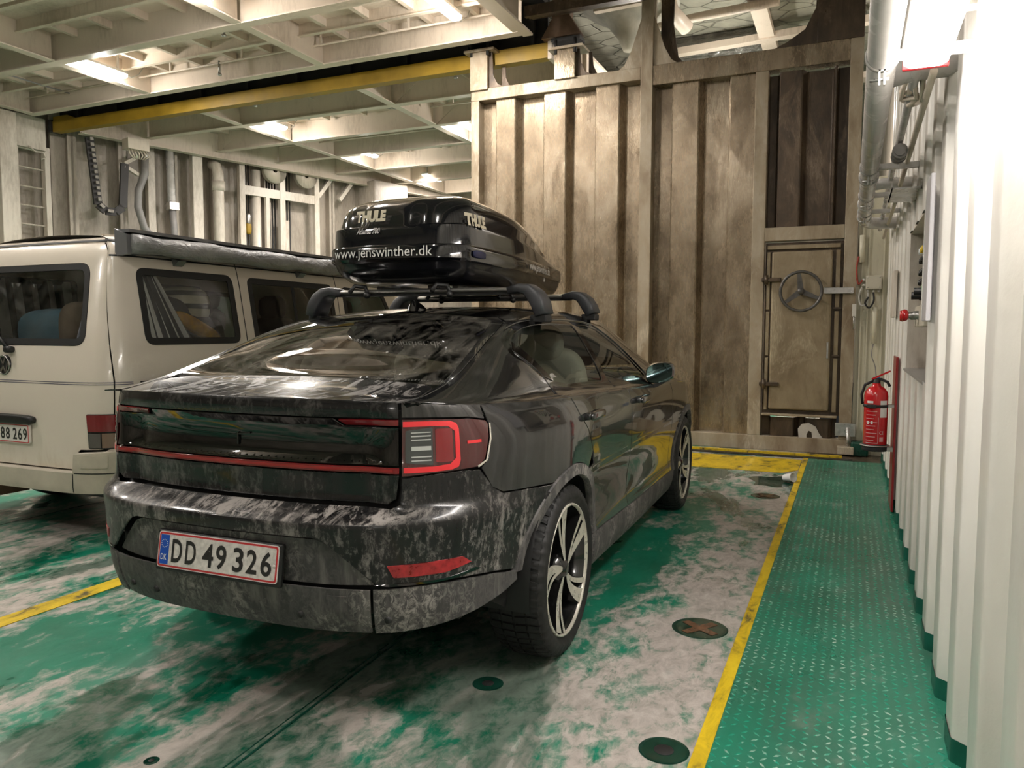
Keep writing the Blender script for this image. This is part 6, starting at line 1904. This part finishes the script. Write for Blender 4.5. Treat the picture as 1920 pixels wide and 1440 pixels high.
# local y runs along the slanted wall
MB().box(-.06, 0, .0, 13, 0, 5.95).build('wall_plate', M_LEFT, lwall)
lw2 = struct(MB().box(-12.9, -12.8, -6.4, 9.2, 0, 5.95).build('wall_side_near', M_LEFT), 'grimy cream side wall behind the ladder')
k_ = math.sqrt(1 + .09)
def ly(y): return (y - 9.0)*k_
for y in (9.25, 10.05, 10.95, 11.75, 12.85, 14.4, 15.2, 16.4, 17.6):
    MB().box(0, .22, ly(y) - .02, ly(y) + .02, 0, 4.9).box(.20, .22, ly(y) - .07, ly(y) + .07, 0, 4.9).build('wall_frame', M_LEFT, lwall)
LG = 'pillars along the left side wall'
def lthing(name, y, label, cat, group=None, dx=.3, z=0.0):
    p = Vector((-12.6, 9.0, z)) + Vector((.3, 1, 0))/k_*ly(y) + Vector((1, -.3, 0))/k_*dx
    o = empty(name, p, -math.atan(.3)); tag(o, label, cat, group); return o
def lpost(y, w, label, dx=.35, mat=M_WHITE):
    o = lthing('side_pillar', y, label, 'pillar', LG, dx); MB().box(-.07, .07, -w/2, w/2, 0, 4.75).build('pillar_body', mat, o, bevel=.01)
    MB().box(-.10, .10, -w/2 - .05, w/2 + .05, 0, .02).build('pillar_foot', mat, o)
    return o
lpost(11.30, .20, 'cream pillar right of the pale hanging pipe')
lpost(10.55, .14, 'cream pillar behind the drooping grey hose', dx=.13)
# portal frame of white bars with dark cables
fr = lthing('guide_frame', 12.2, 'white portal frame holding black lift cables on the left wall', 'frame', None, .35)
for y0 in (0, .88, 1.70):
    MB().box(-.05, .05, y0*k_ - .06, y0*k_ + .06, 0, 4.70).build('upright', M_WHITE, fr)
MB().box(-.04, .04, 0, 1.75*k_, 4.02, 4.20).build('crossbar', M_WHITE, fr)
MB().box(-.04, .04, 0, 1.75*k_, 4.66, 4.76).build('crossbar', M_WHITE, fr)
MB().box(-.04, .04, .55*k_ - .04, .55*k_ + .04, 0, 4.02).build('upright', M_WHITE, fr)
for y0 in (.10, .16, .22, .62, .68, .74, .80, 1.02, 1.08, 1.14):
    MB().tube([(-.12, y0*k_, .5), (-.12, y0*k_, 4.7)], .018, 6).build('lift_cable', M_DARK, fr)
for y0 in (.36, 1.0):
    MB().tube([(-.08, y0*k_, 0), (-.08, y0*k_, 4.55 if y0 < .5 else 3.6)], .09, 14).build('guide_tube', M_WHITE, fr)
for y0 in (.72, 1.45):
    sh_ = MB().lathe([(.05, -.05), (.27, -.05), (.24, 0), (.27, .05), (.05, .05)], 30, (.0, y0*k_, 4.60), 'x').build('cable_sheave', M_BEAM, fr)
MB().rbox((-.1, .19*k_, 3.55), .05, .05, .12, 3).build('cable_hook', M_STEEL, fr)
MB().rbox((-.1, .19*k_, 3.36), .05, .06, .12, 3).build('yellow_sleeve', M_YELLOW, fr)
for y0, y1 in ((1.75, 2.3), (2.3, 2.75)):
    MB().bar((0, y0*k_, 4.2), (0, (y0 + .35)*k_, 4.65), .08, .08).build('brace', M_WHITE, fr)
# ladder and pillar at the far left of the picture
ld = empty('wall_ladder', (-12.55, 8.60, 0)); tag(ld, 'white steel ladder on the left wall beside the tall pillar', 'ladder')
for y0 in (-.27, .27):
    MB().box(-.05, .05, y0 - .045, y0 + .045, 0, 4.35).build('stile', M_WHITE, ld)
for k in range(14):
    MB().tube([(0, -.25, .25 + .31*k), (0, .25, .25 + .31*k)], .014, 8).build('rung', M_WHITE, ld)
MB().box(-.1, .1, -.30, .22, 4.28, 4.80).build('top_plate', M_WHITE, ld)
hk = MB().tube([(.12, -.1, 4.30), (.16, 0, 4.22), (.16, .12, 4.24), (.14, .18, 4.16), (.14, .10, 4.12)], .012, 8).build('rope_hook', M_WHITE, ld)
tp = empty('side_pillar', (-12.4, 8.08, 0)); tag(tp, 'tall white pillar cut by the left edge of the picture', 'pillar', LG)
MB().box(-.12, .12, -.14, .14, 0, 4.75).build('pillar_body', M_WHITE, tp, bevel=.01)
MB().box(-.16, .16, -.18, .18, 0, .02).build('pillar_foot', M_WHITE, tp)
# drag chain: U of links
ch = lthing('drag_chain', 9.72, 'dark drooping U-shaped cable drag chain on the left wall', 'chain', None, .5)
pth = []
ya, yb_, zt, zb2 = -.30*k_, .24*k_, 4.56, 3.36
for i in range(26):
    t_ = i/25
    if t_ < .46: pth.append((0, ya + .10*(t_/.46), zt - (zt - zb2 - .16)*t_/.46))
    elif t_ < .62:
        a = PI + PI*(t_ - .46)/.16; r = (yb_ - ya - .12)/2; pth.append((0, (yb_ + ya + .06)/2 + r*math.cos(a), zb2 + .16 + .18*math.sin(a)))
    else: pth.append((0, yb_ - .04 + .05*(t_-.62)/.38, zb2 + .16 + (4.22 - zb2 - .16)*(t_ - .62)/.38))
link_a = plain('black_chain_plastic', (.020, .018, .018), .5); link_b = plain('scuffed_pale_chain', (.33, .30, .27), .6, var=.4, vscale=40)
for i in range(len(pth) - 1):
    a, b = Vector(pth[i]), Vector(pth[i+1])
    l_ = MB().bar(a, b, .13, .055, (1, 0, 0))
    l_.build('chain_link', link_a, ch)
    if i < 14: MB().bar(a + Vector((.07, .01, 0)), a*.45 + b*.55 + Vector((.07, .01, 0)), .05, .03, (1, 0, 0)).build('chain_rivet', link_b, ch)
MB().bar((0, yb_, 4.22), (-.1, yb_ + .28, 4.40), .06, .06).bar((0, yb_, 4.18), (-.1, yb_ + .28, 4.08), .06, .06).build('chain_bracket', M_WHITE, ch)
# hose and pipes
def lpipe(name, pts, y, r, mat, label, cat):
    o = lthing(name, y, label, cat, None, .42); MB().tube(pts, r, 16).build('run', mat, o); return o
h_ = lpipe('grey_hose', [(0, .05, 4.40), (0, .04, 4.1), (0, -.08, 3.8), (0, -.10, 3.5), (0, 0, 3.15), (0, .2, 2.9), (0, .2, 0.1)], 10.3, .065, M_GREYPIPE, 'drooping grey hose hanging beside the drag chain', 'hose')
MB().tube([(0, .05, 4.56), (0, .05, 4.30)], .06, 14).build('hose_coupling', M_STEEL, h_)
h2 = lpipe('hanging_pipe', [(0, 0, 4.75), (0, .02, 3.7), (0, .03, 3.55)], 10.78, .07, M_PIPE, 'pale pipe with a grey lower hose on the left wall', 'pipe')
MB().tube([(0, .03, 3.58), (0, .05, 3.2), (0, .05, .1)], .06, 14).build('lower_hose', M_GREYPIPE, h2)
MB().box(-.09, .09, -.06, .12, 3.52, 3.66).build('pipe_clamp', M_STEEL, h2)
h3 = lpipe('standing_pipe', [(-.15, .0, 4.52), (-.02, .02, 4.47), (0, .05, 4.32), (0, .05, .02)], 11.65, .10, M_WHITE, 'thick cream standing pipe with a collar', 'pipe')
MB().lathe([(.10, 4.0), (.125, 4.0), (.125, 4.18), (.10, 4.18)], 20, (0, .05, 0)).build('collar', M_WHITE, h3)
jb2 = lthing('cable_box', 10.02, 'small cream cable box under the ceiling by the yellow beam', 'box', None, .85, 4.40)
MB().box(-.12, .12, -.18, .18, 0, .18).build('box_body', M_BEAM, jb2)
for k in range(7): MB().tube([(.05, -.15 + .05*k, 0), (.08, -.14 + .055*k, -.08), (.02, -.05 + .03*k, -.14)], .012, 6).build('cable', M_BEAM, jb2)
# grimy deck equipment far behind
for (y, z0, z1, w, lb) in ((15.6, 3.2, 4.7, .5, 'grey ventilation trunk far along the left wall'),):
    o = lthing('ventilation_trunk', y, lb, 'duct', None, .5); MB().box(-.3, .3, -w, w, z0, z1).build('trunk_body', M_LEFT, o, bevel=.03)
    MB().box(-.25, .25, -w + .1, w - .1, 0, z0).build('trunk_leg', M_LEFT, o)
